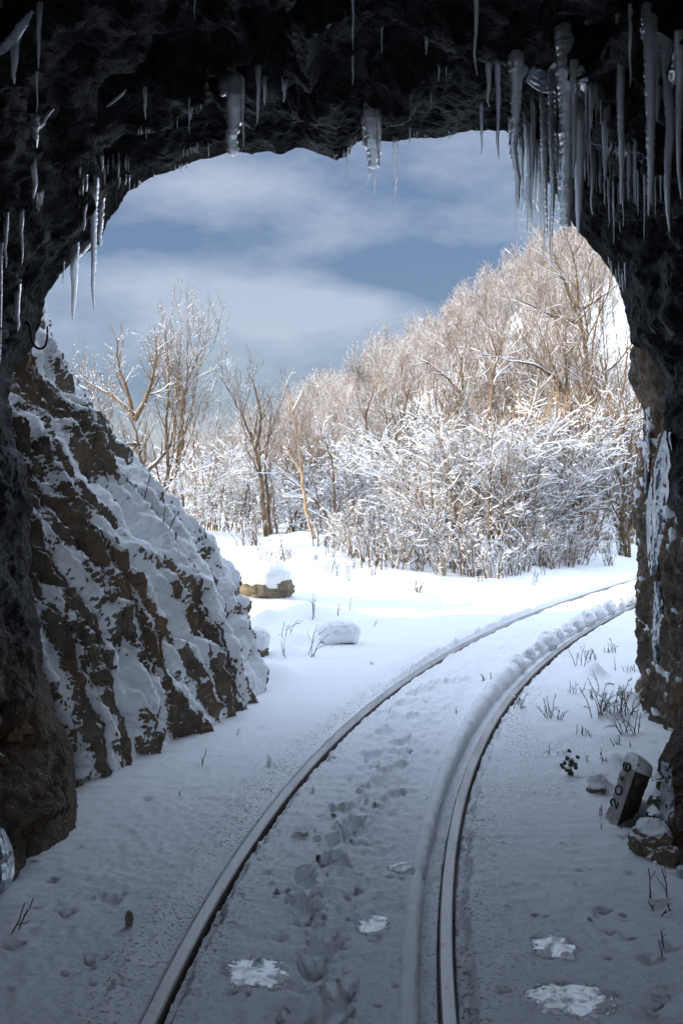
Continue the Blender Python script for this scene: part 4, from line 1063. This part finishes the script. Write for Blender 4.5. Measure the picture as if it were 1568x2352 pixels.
# ------------------------------------------------------------------ stones
def stone(p, size, seed, rockmat, label, cap=.5, thick=.12, name='boulder', tilt=0, capdrop=.55):
    g = np.random.RandomState(seed)
    nu, nv = 72, 48
    u = np.linspace(0, 2 * np.pi, nu, endpoint=False)[None]; v = np.linspace(.02, np.pi * .995, nv)[:, None]
    q = np.stack([np.sin(v) * np.cos(u), np.sin(v) * np.sin(u), np.cos(v) + 0 * u], -1)
    sq = np.sign(q) * np.abs(q)**.95
    r = 1 + .16 * fbm(q * 1.4 + seed, 3, seed) + .06 * ridged(q * 2.6 + seed, 3, seed + 1)
    V = sq * r[..., None] * np.array(size)
    V += q * (min(.02, .09 * min(size)) * fbm(q * 8, 3, seed + 2))[..., None]
    t = thing(name, label, 'rock', p)
    mb = MB(); mb.add(V, grid_faces(nv, nu, True)); mb.build('rock', M[rockmat], t)
    k = int(nv * capdrop)
    W = (np.sign(q) * np.abs(q)**.9 * np.array(size) * 1.04)[:k].copy()
    edge = sstep(1.0, .72, np.linspace(0, 1, k) + .0)[:, None] + 0 * u
    jag = .25 * fbm(q[:k] * 3.5 + 9, 3, seed + 4)
    e = np.clip(edge + jag * (np.linspace(0, 1, k) > .4)[:, None], 0, 1)
    W += q[:k] * (e * thick * .45 - .02)[..., None]; W[..., 2] += e * thick * .8
    W += q[:k] * (.012 * fbm(q[:k] * 5, 3, seed + 5))[..., None]
    mb = MB(); mb.add(W, grid_faces(k, nu, True)); mb.build('snow_cap', M['snow'], t)
p = ground_hit(598, 1362); stone((p[0], p[1] + .15, p[2] + .05), (.35, .28, .19), 11, 'boulder', 'tan mossy boulder under a thick rounded snow cap on the open snowfield', thick=.11, capdrop=.50)
p = ground_hit(788, 1478); stone((p[0] - .04, p[1] + .1, p[2] - .02), (.17, .18, .085), 12, 'boulder', 'half buried stone with a drooping snow cap near the track, behind bent twigs', thick=.13, capdrop=.6)
p = ground_hit(580, 1508); stone((p[0], p[1] + .1, p[2] + .02), (.13, .14, .12), 13, 'crag', 'small snow topped stone tucked against the far end of the outcrop', thick=.1, capdrop=.5)
p = ground_hit(1375, 1825); stone((p[0], p[1] + .05, p[2] + .0), (.045, .045, .03), 14, 'crag', 'fist sized stone under a snow dome near the marker stone', thick=.05, capdrop=.5)
p = ground_hit(1375, 1240); stone((p[0], p[1] + .2, p[2] + .1), (.3, .3, .22), 15, 'crag', 'dark snow capped rock at the thicket edge by the cliff', thick=.2, capdrop=.5)
p = ground_hit(1487, 1975); stone((p[0] + .05, p[1] + .1, p[2] + .03), (.09, .09, .08), 16, 'crag', 'dark frosted block at the foot of the right wall', thick=.03, capdrop=.35)
p = ground_hit(1525, 1990); stone((p[0] + .03, p[1] + .05, p[2] + .01), (.06, .06, .05), 17, 'cliff', 'brown rounded stone beside the frosted block at the right wall', thick=.0, capdrop=.2)
p = ground_hit(297, 2128); stone((p[0], p[1], p[2] + .02), (.013, .011, .03), 18, 'crag', 'small upright dark stone poking out of the snow left of the rails', thick=.0, capdrop=.2)

# ------------------------------------------------------------------ marker stone
def marker():
    b0 = ground_hit(1425, 1890); d = b0[1]
    t = thing('marker_stone', 'leaning stone distance post painted 20+6, snow on its top', 'marker stone', b0)
    W = lambda x, y, q: PX(x, y, q) - b0
    A0, B0, C0 = W(1390, 1882, d + .07), W(1416, 1897, d - .03), W(1450, 1900, d + .08)
    A1, B1, C1 = W(1440, 1738, d + .11), W(1463, 1755, d + .01), W(1494, 1768, d + .13)
    n1, n2 = 46, 26
    D0, D1 = A0 + (C0 - B0), A1 + (C1 - B1)
    ring = lambda a, b, c, e: np.concatenate([a + (b - a) * np.linspace(0, 1, n2)[:-1, None], b + (c - b) * np.linspace(0, 1, n2)[:-1, None], c + (e - c) * np.linspace(0, 1, n2)[:-1, None], e + (a - e) * np.linspace(0, 1, n2)[:-1, None]])
    r0, r1 = ring(A0, B0, C0, D0), ring(A1, B1, C1, D1); k = len(r0)
    s = np.linspace(-.15, 1, n1)[:, None, None]
    V = r0[None] * (1 - s) + r1[None] * s
    cen = V.mean(1, keepdims=True); rad = V - cen
    caps = [cen[-1] + rad[-1] * q + np.array([0, 0, .022 * (1 - q**2)]) for q in np.linspace(1, .0, 9)[1:]]
    V = np.concatenate([V, np.array(caps)])
    dirn = V - V.mean(1, keepdims=True); dirn /= np.linalg.norm(dirn, axis=-1)[..., None] + 1e-6
    V = V + dirn * (.008 * fbm(V * 9, 4, 7) + .005 * ridged(V * 26, 3, 8))[..., None]
    f = grid_faces(len(V), k, True)
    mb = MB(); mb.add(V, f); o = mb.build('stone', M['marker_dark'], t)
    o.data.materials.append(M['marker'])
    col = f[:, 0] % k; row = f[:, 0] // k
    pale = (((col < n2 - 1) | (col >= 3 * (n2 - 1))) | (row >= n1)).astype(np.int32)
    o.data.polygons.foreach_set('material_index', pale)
    S = V[n1 - 4:].copy(); S[:, :, 2] += np.concatenate([np.array([-.012, .0, .006, .010]), np.full(len(S) - 4, .016)])[:, None]
    S += dirn[n1 - 4:] * .003
    mb = MB(); mb.add(S, grid_faces(len(S), k, True)); mb.build('snow_cap', M['snow'], t)
    def glyph(x, y, strokes, wpx, hpx, name):
        """strokes in upright-letter space; the text climbs the post"""
        mb = MB()
        up = W(1451.5, 1746, d + .06) - W(1403, 1890, d + .02); upn = up / np.linalg.norm(up)
        ac = (B0 - A0) + (B1 - A1); acn = ac / np.linalg.norm(ac); nf = np.cross(acn, upn); nf /= np.linalg.norm(nf)
        if nf[1] > 0: nf = -nf
        # centre: where the view ray meets the painted face
        v = PX(x, y, 1.0) - np.array(CAM); pc = np.array(CAM) - b0; tt = np.dot((A0 + B0 + A1 + B1) / 4 - pc, nf) / np.dot(v, nf); o = pc + v * tt
        wid = np.linalg.norm(ac) / 2
        for st in strokes:
            pts = interp_poly(np.array(st, float), max(12, 8 * len(st)), True)
            P = o + upn * (pts[:, :1] * wpx / F * d) - acn * (pts[:, 1:] * wid * hpx) + nf * .007
            mb.tube(P, .0047, 6)
        mb.build(name, M['paint'], t)
    circ = [(math.cos(a) * .5, math.sin(a) * .5) for a in np.linspace(0, 2 * np.pi, 15)]
    glyph(1413, 1846, [[(-.42, .25), (-.2, .48), (.2, .48), (.36, .2), (.1, -.1), (-.42, -.48)], [(-.42, -.48), (.42, -.48)]], 19, .62, 'digit')
    glyph(1422.5, 1816, [circ], 20, .55, 'digit')
    glyph(1431.5, 1790, [[(-.45, 0), (.45, 0)], [(0, -.35), (0, .35)]], 15, .5, 'plus_sign')
    glyph(1441, 1762, [[(.3, .48), (-.1, .45), (-.42, .1), (-.42, -.25), (-.1, -.48), (.3, -.42), (.45, -.15), (.25, .08), (-.1, .05), (-.38, -.18)]], 21, .62, 'digit')
marker()

# ------------------------------------------------------------------ iron hook
def hook():
    pts = [(70, 700), (71, 757), (75, 785), (84, 798), (93, 801), (103, 796), (108, 782), (109, 748)]
    h = cast(60, 740); d = (h[1] if h is not None else 5.8) - .05
    P = np.array([PX(x, y, d) for x, y in pts]); P[0] = PX(60, 735, d + .1); o = P[2].copy()
    mb = MB(); mb.tube(interp_poly(P - o, 60), np.interp(np.linspace(0, 1, 60), [0, .6, 1], [.0085, .0075, .0052]), 8, cap=True)
    ob = mb.build('iron_hook', M['iron']); ob.location = o; tag(ob, 'black bent iron hook sticking out of the tunnel wall against the snowy outcrop', 'hook')
hook()

# ------------------------------------------------------------------ ice on the ground and the right wall
def puddle(px, py, hw, hh, seed, label):
    d = EYE * F / (py - HY); c = np.array([(px - HX) / F * d, d, 0])
    hwm = hw / F * d; hhm = hh / (EYE * F) * d * d; n = 90
    gx, gy = np.meshgrid(np.linspace(-1.5, 1.5, n), np.linspace(-1.5, 1.5, n), indexing='ij')
    q = np.stack([gx, gy, 0 * gx], -1)
    lev = 1 - np.sqrt(gx**2 + gy**2) + .30 * fbm(q * 1.3 + seed * 7, 3, seed) + .24 * fbm(q * np.array([5., 9., 1.]) + seed, 3, seed + 3) + .10 * fbm(q * np.array([12., 20., 1.]), 2, seed + 5)
    V = np.stack([gx * hwm, gy * hhm, np.clip(lev * .10, -.07, .004) + .024 + .0015 * fbm(q * 9, 2, 4)], -1)
    V[..., 2] = np.clip(lev * .05, -.04, .0008)
    gz = ground_detail(V[..., 0] + c[0], V[..., 1] + c[1], H0(V[..., 0] + c[0], V[..., 1] + c[1]))
    for _ in range(3): gz = blur(gz[..., None], 4)[..., 0]
    V[..., 2] += gz + .0055 + .0006 * fbm(q * 9, 2, 4)
    mb = MB(); mb.add(V, grid_faces(n, n)); o = mb.build('ice_patch', M['puddle']); o.location = c
    tag(o, label, 'ice', 'frozen drip patches on the tunnel floor')
puddle(592, 2247, 66, 34, 1, 'bright ice patch with dark pit, beside the long worn rail')
puddle(855, 2138, 36, 20, 2, 'round bright ice patch by the footprints between the rails')
puddle(1275, 2192, 46, 23, 3, 'bright ragged ice patch, the smaller one to the right of the tracks')
puddle(1308, 2312, 84, 38, 4, 'biggest bright ice patch, lowest in the picture right of the tracks')
puddle(925, 2004, 30, 8, 5, 'small thin ice patch touching the snow ridge of the check rail')

def ice_mass(pts, w, label, trees=None, off=.0, mat='frost', thick=.06):
    n, k = 150, 31
    ln = interp_poly(pts, n); wq = np.interp(np.linspace(0, 1, n), np.linspace(0, 1, len(w)), w)
    tn = np.gradient(ln, axis=0); tn /= np.linalg.norm(tn, axis=1)[:, None]; nn = np.stack([-tn[:, 1], tn[:, 0]], -1)
    ss = np.linspace(-1, 1, k); V = np.full((n, k, 3), np.nan); T_ = trees or [VAULT, CLIFF]
    for i in range(n):
        for j in range(k):
            h = cast(ln[i, 0] + nn[i, 0] * ss[j] * wq[i], ln[i, 1] + nn[i, 1] * ss[j] * wq[i], T_)
            if h is not None: V[i, j] = h
    if np.isnan(V).mean() > .5: return
    md = np.nanmedian(V[..., 1]); bad = np.isnan(V[..., 1]) | (np.abs(V[..., 1] - md) > .9)
    for c in range(3):
        A = V[..., c]; col = np.where(bad, np.nan, A)
        rowm = np.nanmean(np.where(bad.all(1)[:, None], np.nanmean(col), col), axis=1); A[bad] = np.broadcast_to(rowm[:, None], A.shape)[bad]
    V = blur(V, 16); o3 = V.reshape(-1, 3).mean(0)
    to = np.array(CAM) - o3; to /= np.linalg.norm(to)
    q = np.stack([ss[None] * 1.2 + 0 * wq[:, None], V[..., 2] * 6, 0 * V[..., 2] + pts[0][0]], -1)
    edge = (1 - ss**2)[None]**.5 * np.minimum(1, np.minimum(np.arange(n), n - 1 - np.arange(n)) / 12)[:, None]
    prof = edge * (thick * (1 + .6 * fbm(q * 1.3, 4, 11)) + .005 * fbm(q * np.array([5, 1.2, 1]), 3, 12) + .005 * np.sin(V[..., 2] * 170 + 4 * fbm(q * 2, 2, 4))) - .012 - .03 * (edge < .05)
    prof = prof + .02 * (edge - .6) * fbm(q * np.array([6, 3, 1.]), 3, 15)
    V = V + to * prof[..., None] - o3
    mb = MB(); mb.add(V, grid_faces(n, k)); ob = mb.build('ice_flow', M[mat]); ob.location = o3; tag(ob, label, 'ice')
ice_mass([(1532, 985), (1525, 1050), (1515, 1110), (1505, 1170), (1500, 1250), (1498, 1330)], [9, 22, 28, 24, 17, 9], 'bluish ribbed ice flow frozen over the right wall between cliff and vault', [VAULT, CLIFF], .0)
for a_ in ICE_LATER: ice_mass(a_[0], a_[1], a_[2], [VAULT], .0, 'frost', a_[3])
ice_mass([(1530, 1745), (1518, 1800), (1522, 1850), (1532, 1890)], [16, 30, 34, 16], 'frost coated hump of rock at the foot of the right wall behind the marker stone', [VAULT], .0, 'frostrock', .02)
ice_mass([(1488, 930), (1486, 1000), (1484, 1080), (1482, 1140)], [4, 6, 6, 4], 'thin frozen trickle on the brown cliff left of the bluish ice flow', [CLIFF], .0)
ice_mass([(1508, 1330), (1510, 1400), (1505, 1470), (1507, 1540)], [8, 13, 10, 5], 'narrow whitish ice streak continuing low on the right wall', [VAULT, CLIFF], .0)
ice_mass([(-6, 1900), (4, 1950), (10, 2000), (6, 2060)], [16, 30, 28, 12], 'lumpy glazed ice mound at the foot of the left wall', [VAULT], .0)
ice_mass([(1562, 1985), (1566, 2050), (1566, 2120)], [14, 24, 30], 'stubby ice pillar standing at the foot of the right wall', [VAULT], .02)

# ------------------------------------------------------------------ weeds and twigs
rw = np.random.RandomState(8)
def stem_plant(px, py, hpx, n, label, group=None, lean=.25, snow=.3, curl=0, name='dry_twig', r=.0035, spreadx=.05):
    o = ground_hit(px, py) if py > 1240 else ground_hit(px, 1260); d = o[1]; h = hpx / F * d
    T = Tree(int(px * 3 + py), trop=.02, wander=.25, ang=(25, 60), ratio=.45, maxl=2 if n > 2 else 1, dens=(1.8 / max(h, .05),), minr=r * .45, first=.3)
    for k in range(n):
        a = rw.uniform(-1, 1) * lean + (curl if n < 3 else curl * rw.uniform(.4, 1.3)); hh = h * rw.uniform(.55, 1.0)
        b = np.array([rw.uniform(-1, 1) * spreadx, rw.uniform(-1, 1) * spreadx, -.05]) * (n > 1)
        b[2] = -.05
        e = b + np.array([math.sin(a) * hh, rw.uniform(-.3, .3) * hh, abs(math.cos(a)) * hh + .05])
        m = (b + e) / 2 + np.array([-math.sin(a) * .12 * hh + rw.normal(0, .05) * hh, 0, .08 * hh])
        T.limb(np.array([b, m, e]), max(r, d * .00022), max(r * .5, d * .00015))
    tr, cr, sn = T.meshes(snow=snow, srad=.005 * (.6 + d / 15), blobs=.05 if snow > .2 else 0)
    t = thing(name, label, 'dry twig' if name == 'dry_twig' else 'weed', o, group)
    tr.build('stem', M['twig'], t)
    if cr.n: cr.build('twigs', M['twig'], t)
    if sn.n and n >= 5 and len(sn.V) > 7: sn.build('snow', M['twig_snow'], t)
LONE = [
 (705,1505,95,4,.3,.75,'bundle of long bent bramble twigs arching over the snow beside the half buried stone'),
 (655,1510,50,2,.2,.0,'dark seed headed weed standing alone in the snow before the bent twigs'),
 (655,1465,60,3,.5,.5,'pair of thin bent twigs behind the dark seed headed weed'),
 (720,1420,60,4,.1,.0,'row of upright thin stalks on the snow mound before the tan boulder'),
 (770,1410,28,2,.15,.1,'short broken stalk beside the row of thin stalks'),
 (858,1440,22,1,.2,.45,'short black peg leaning out of the smooth snow slope'),
 (802,1405,40,1,.1,.1,'single seed stalk on the slope, right of the row of stalks'),
 (850,1525,10,2,1.0,.9,'tiny black twig loop lying on the snow left of the far rail'),
 (1112,1562,16,3,.7,.2,'three tiny twigs poking out where the footprints end'),
 (1125,1560,22,2,.3,.3,'small forked twig beside the last footprint'),
 (1047,1637,14,1,.05,0,'one short straight straw in the snow between the rails'),
 (1185,1625,40,5,.6,.0,'little dark weed tuft leaning against the outer side of the rust patched rail'),
 (1255,1650,55,5,.6,-.3,'dry weed with splayed stems growing right of the rust patched rail'),
 (1285,1655,35,3,.5,.3,'smaller dry weed beside the splayed one'),
 (1330,1530,50,4,.4,-.2,'tall thin weed cluster on the bright snow beyond the splayed weed'),
 (1400,1500,40,3,.4,-.1,'dry weed standing beside the cliff foot on bright snow'),
 (1398,1500,16,5,.5,.0,'small seed tuft near the cliff foot'),
 (1375,1590,60,1,.1,-.35,'long single bent stalk right of the tall thin cluster'),
 (1412,1540,24,1,.1,.05,'short straight stalk before the cliff foot'),
 (1375,1645,90,8,.7,.3,'tangle of dry bramble stems with snow in front of the cliff'),
 (1420,1640,80,8,.7,-.2,'thick dry bramble leaning on the cliff above the marker stone'),
 (1450,1690,80,9,.7,-.4,'snowy bramble heap directly above the marker stone'),
 (1440,1640,70,6,.6,.3,'upper bramble tangle against the cliff foot'),
 (1262,1735,26,1,.05,.0,'thin lone straw right of the tracks above the green leaved plant'),
 (1290,1735,10,3,.7,.0,'tiny tuft beside the lone straw'),
 (1362,1742,20,3,.7,.4,'small dark twig with snow on a hummock near the marker stone'),
 (1393,1752,14,3,.7,.0,'tiny twig between the hummock and the marker stone'),
 (1378,1880,34,2,.1,.05,'looped dry straw before the marker stone'),
 (1402,1905,14,2,.2,.2,'tiny straw at the base of the marker stone'),
 (543,1690,22,1,.1,.45,'single short twig leaning at the foot of the outcrop'),
 (460,1760,55,1,.05,.3,'faint long straw leaning beside the outcrop foot'),
 (412,1830,16,1,.05,.05,'tiny vertical straw on the smooth shaded snow by the outcrop'),
 (178,1862,30,2,.4,1.0,'short forked twig lying beside the brown rock foot'),
 (8,2150,90,2,.3,.45,'dark forked twig rising at the left border of the picture'),
 (1510,2070,105,2,.15,-.2,'reddish bare shoot rising by the right wall'),
 (1530,2195,60,2,.2,-.3,'broken dark stalk in the churned snow at the right border'),
 (1525,2095,30,3,1.1,.0,'low crawling twig near the right wall'),
 (1220,1345,40,4,.5,.1,'bare forked twig on the bank below the small arching bush'),
 (1248,1320,35,3,.3,.0,'pair of bare twigs at the end of the knee high bushes'),
 (1100,1335,40,4,.5,.0,'twigs sticking out below the dense dark centred bush'),
 (800,1335,50,4,.2,.0,'thin pale stalks on the far snowfield right of the tan boulder'),
 (880,1310,50,5,.2,.0,'little row of pale stalks under the low bushes'),
 (545,1300,50,2,.2,-.2,'thin bent stalk beside the tan boulder, near the outcrop edge'),
 (1010,1320,45,4,.3,.1,'small stalks on the bank between the tuft and the dense bush'),
]
for x, y, h, n, ln, cu, lab in LONE:
    stem_plant(x, y, h, n, lab, None, ln, .35, cu, 'dry_twig' if n < 4 else 'dry_weed')
for k in range(70):
    x = rw.uniform(560, 1420); y = rw.uniform(1262, 1330)
    if y > 1300 and x > 1200: y = 1300
    stem_plant(x, y, rw.uniform(20, 55), rw.randint(2, 6), 'thin pale stalk tuft scattered on the bank before the bushes', 'stalk tufts on the bank', .35, .5, rw.uniform(-.2, .2), 'dry_weed')
for k in range(7):
    x = rw.uniform(1250, 1450); y = rw.uniform(1450, 1720)
    stem_plant(x, y, rw.uniform(14, 34), rw.randint(4, 7), 'little dry weed scattered on the snow between the track and the cliff', 'little weeds before the cliff', .6, .3, rw.uniform(-.3, .3), 'dry_weed')
# twigs on the outcrop's crest
for x, y, hp, cu, lab in [(250,1010,60,.2,'bare twig standing on the snowy shoulder of the outcrop'),(300,1020,40,.9,'curved twig leaning out of the outcrop snow'),(375,1195,60,.1,'dark upright twig on the lower crest of the outcrop'),
                      (330,1130,70,.25,'long dark twig above the middle of the outcrop crest'),(385,1200,55,.5,'forked twig growing from the outcrop crest beside the dark upright one'),(215,1000,70,.3,'thin crooked twig high on the outcrop crest')]:
    h = cast(x, y + 25, [OUTCROP])
    if h is None: continue
    T = Tree(int(x), trop=.05, wander=.25, ang=(25, 50), ratio=.5, maxl=1, dens=(14,), minr=.002, first=.25)
    L = hp / F * h[1]; T.limb(np.array([[0, 0, -.03], [math.sin(cu) * L * .4, 0, L * .5], [math.sin(cu) * L, -.03, L * max(.3, math.cos(cu))]]), .004, .002)
    tr, cr, sn = T.meshes(snow=.1, srad=.003)
    t = thing('bare_twig', lab, 'twig', h); tr.build('stem', M['twig'], t)
    if cr.n: cr.build('twigs', M['twig'], t)

# leafy plants
def leaf_mesh(mb, p, nrm, size, g):
    a = g.normal(size=3); a -= nrm * np.dot(a, nrm); a /= np.linalg.norm(a); b = np.cross(nrm, a)
    q = np.array([(0, 0), (.45, .35), (.42, .75), (0, 1.1), (-.42, .75), (-.45, .35)]) * size
    V = p + q[:, :1] * a + q[:, 1:] * b + nrm * np.array([0, .12, .1, -.05, .1, .12])[:, None] * size
    mb.add(V, np.array([[0, 1, 2, 3], [0, 3, 4, 5]]))
def leafy(px, py, label):
    o = ground_hit(px, py); g = np.random.RandomState(4); t = thing('green_seedling', label, 'plant', o)
    st, lf, sn = MB(), MB(), MB(); s = 42 / F * o[1]
    for k in range(3):
        e = np.array([g.uniform(-.25, .35) * s, 0, s * g.uniform(.7, 1)]); P = interp_poly(np.array([[0, 0, -.02], e * .5 + [.01, 0, .01], e]), 10); st.tube(P, .0022, 5)
        for j in range(7):
            q = P[g.randint(3, 10)]; n = np.array([g.normal(0, .5), -1, g.normal(0, .5)]); n /= np.linalg.norm(n); leaf_mesh(lf, q + g.normal(0, .012, 3), n, .026, g)
            if j < 3: sn.tube(q + np.array([[-.014, 0, .014], [0, 0, .019], [.014, 0, .014]]), np.array([.003, .008, .003]), 6)
    st.build('stem', M['twig'], t); lf.build('leaves', M['leaf'], t, False); sn.build('snow', M['twig_snow'], t)
leafy(1302, 1780, 'small green leaved plant poking through the snow right of the tracks')
def ivy(region, n, label, seed, trees):
    g = np.random.RandomState(seed); lf, sn = MB(), MB(); pts = []
    while len(pts) < n:
        x = g.uniform(region[0], region[2]); y = g.uniform(region[1], region[3]); h = cast(x, y, trees)
        n -= h is None
        if h is None: continue
        pts.append(h)
    o = np.mean(pts, 0)
    for h in pts:
        v = np.array(CAM) - h; v /= np.linalg.norm(v); nn = v + g.normal(0, .55, 3) + [0, 0, .3]; nn /= np.linalg.norm(nn)
        p = h + v * g.uniform(.01, .06) - o; leaf_mesh(lf, p, nn, g.uniform(.022, .04), g)
        if g.rand() < .55:
            r = g.uniform(.008, .02); sn.tube(p + np.array([[-r * 1.3, 0, .012], [0, -.004, .012 + r * .6], [r * 1.3, 0, .012]]), np.array([.15, 1, .15]) * r, 6)
    t = thing('ivy', label, 'ivy', o); lf.build('leaves', M['leaf'], t, False); sn.build('snow', M['twig_snow'], t)
ivy((1474, 1660, 1496, 1790), 90, 'snow dusted ivy at the cliff foot behind the marker stone', 3, [CLIFF])
ivy((1488, 1790, 1508, 1990), 80, 'dark ivy with snow clumps between marker stone and right wall', 4, [CLIFF, VAULT])

# ------------------------------------------------------------------ sky, sun, camera
SUN_EL, SUN_AZ = R(12), R(-102)      # azimuth from +Y, clockwise
sd = Vector((math.sin(SUN_AZ) * math.cos(SUN_EL), math.cos(SUN_AZ) * math.cos(SUN_EL), math.sin(SUN_EL)))
sun = bpy.data.lights.new('sun', 'SUN'); sun.energy = 2.0; sun.angle = R(.6); sun.color = (1, .87, .66)
so = bpy.data.objects.new('sun', sun); C.objects.link(so); so.rotation_euler = (-sd).to_track_quat('-Z', 'Y').to_euler(); so.location = sd * 50

w = bpy.data.worlds.new('World'); sc.world = w; w.use_nodes = True
nt = w.node_tree; nt.nodes.clear()
N = lambda t, **k: [setattr(n, a, b) for n in [nt.nodes.new(t)] for a, b in k.items()] and None or nt.nodes[-1]
def node(t, **k):
    n = nt.nodes.new(t)
    for a, b in k.items(): setattr(n, a, b)
    return n
def wm(op, a, b=0.0, c=False):
    n = node('ShaderNodeMath', operation=op, use_clamp=c)
    for v, i in ((a, 0), (b, 1)):
        if isinstance(v, (int, float)): n.inputs[i].default_value = v
        else: nt.links.new(v, n.inputs[i])
    return n.outputs[0]
sky = node('ShaderNodeTexSky', sky_type='NISHITA'); sky.sun_disc = False; sky.sun_elevation = SUN_EL; sky.sun_rotation = SUN_AZ; sky.altitude = 600; sky.air_density = 1.0; sky.dust_density = .6; sky.ozone_density = 1.2
tc = node('ShaderNodeTexCoord'); sp = node('ShaderNodeSeparateXYZ'); nt.links.new(tc.outputs['Generated'], sp.inputs[0])
yy = wm('MAXIMUM', wm('ABSOLUTE', sp.outputs[1]), .15)
U = wm('DIVIDE', sp.outputs[0], yy); Vv = wm('DIVIDE', sp.outputs[2], yy)
cb = node('ShaderNodeCombineXYZ'); nt.links.new(U, cb.inputs[0]); nt.links.new(wm('MULTIPLY', Vv, 2.1), cb.inputs[1])
def wnoise(scale, off, det=5, rough=.5):
    mp = node('ShaderNodeMapping'); mp.inputs['Location'].default_value = off; nt.links.new(cb.outputs[0], mp.inputs[0])
    n = node('ShaderNodeTexNoise'); n.inputs['Scale'].default_value = scale; n.inputs['Detail'].default_value = det; n.inputs['Roughness'].default_value = rough
    nt.links.new(mp.outputs[0], n.inputs['Vector']); return n.outputs['Fac']
n1 = wnoise(3.6, (3.1, 1.7, .4), 7, .58); n2 = wnoise(9, (1.1, 5.2, 2.), 7, .62); n3 = wnoise(1.3, (7, 2, 1), 2)
def blob(u0, v0, su, sv, amp):
    du = wm('DIVIDE', wm('SUBTRACT', U, u0), su); dv = wm('DIVIDE', wm('SUBTRACT', Vv, v0), sv)
    q = wm('ADD', wm('MULTIPLY', du, du), wm('MULTIPLY', dv, dv))
    return wm('MULTIPLY', wm('POWER', 2.718, wm('MULTIPLY', q, -1)), amp)
def bl(px, py, sx, sy, amp): return blob((px - HX) / F, (HY - py) / F, sx / F, sy / F, amp)
cl = wm('ADD', wm('MULTIPLY', wm('SUBTRACT', n1, .5), 1.5), wm('MULTIPLY', wm('SUBTRACT', n2, .5), 1.1))
for a in [bl(520, 430, 200, 60, .55), bl(330, 650, 300, 55, .55), bl(650, 720, 260, 60, .65), bl(450, 830, 300, 60, .2), bl(430, 1000, 100, 60, .5), bl(900, 610, 320, 60, -.55), bl(420, 550, 260, 40, -.25), bl(950, 500, 260, 50, .05), bl(1050, 660, 160, 60, -.5), bl(760, 560, 120, 30, .2)]:
    cl = wm('ADD', cl, a)
cf = wm('MULTIPLY', wm('ADD', cl, .26), 1.3, True)
bg1 = node('ShaderNodeBackground'); bg1.inputs['Strength'].default_value = .10
def wmix(f, a, b):
    m = node('ShaderNodeMix', data_type='RGBA')
    for v, i in ((f, 0), (a, 6), (b, 7)):
        if isinstance(v, (int, float)): m.inputs[i].default_value = v
        elif isinstance(v, tuple): m.inputs[i].default_value = (*v, 1)
        else: nt.links.new(v, m.inputs[i])
    return m.outputs[2]
# a dark snow-cloud bank stands low ahead; the unseen sky overhead and behind is brightened as fill light
bank = wmix(cf, (.32, .50, .90), (1.20, 1.34, 1.68))
bank = wmix(.12, bank, sky.outputs[0])
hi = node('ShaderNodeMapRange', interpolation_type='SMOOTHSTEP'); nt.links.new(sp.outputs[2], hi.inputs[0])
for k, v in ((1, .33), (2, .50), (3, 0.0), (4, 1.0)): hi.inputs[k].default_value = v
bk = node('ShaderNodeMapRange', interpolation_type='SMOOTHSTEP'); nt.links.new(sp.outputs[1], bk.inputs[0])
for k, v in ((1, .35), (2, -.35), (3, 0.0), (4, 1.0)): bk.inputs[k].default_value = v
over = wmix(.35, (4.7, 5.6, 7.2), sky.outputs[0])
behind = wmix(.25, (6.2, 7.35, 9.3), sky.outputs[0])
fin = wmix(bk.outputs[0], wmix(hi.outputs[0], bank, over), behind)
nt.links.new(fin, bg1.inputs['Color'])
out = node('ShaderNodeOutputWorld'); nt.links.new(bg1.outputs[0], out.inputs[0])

cam = bpy.data.cameras.new('camera'); co = bpy.data.objects.new('camera', cam); C.objects.link(co)
cam.sensor_fit = 'VERTICAL'; cam.sensor_height = 36; cam.sensor_width = 24; cam.lens = F / 2352 * 36
cam.shift_y = -(2352 / 2 - HY) / 2352; cam.clip_start = .05; cam.clip_end = 3000
co.location = (0, 0, EYE); co.rotation_euler = (R(90), 0, 0); sc.camera = co
sc.view_settings.view_transform = 'Standard'; sc.view_settings.look = 'None'; sc.view_settings.gamma = 1; sc.view_settings.exposure = 1.9
sc.render.engine = 'CYCLES'
cy = sc.cycles; cy.max_bounces = 8; cy.diffuse_bounces = 5; cy.glossy_bounces = 3; cy.transmission_bounces = 6; cy.transparent_max_bounces = 6
cy.caustics_reflective = False; cy.caustics_refractive = False; cy.use_denoising = True
cy.use_adaptive_sampling = True; cy.adaptive_threshold = .01
try:
    cy.denoiser = 'OPENIMAGEDENOISE'; cy.denoising_input_passes = 'RGB_ALBEDO_NORMAL'
except Exception: pass
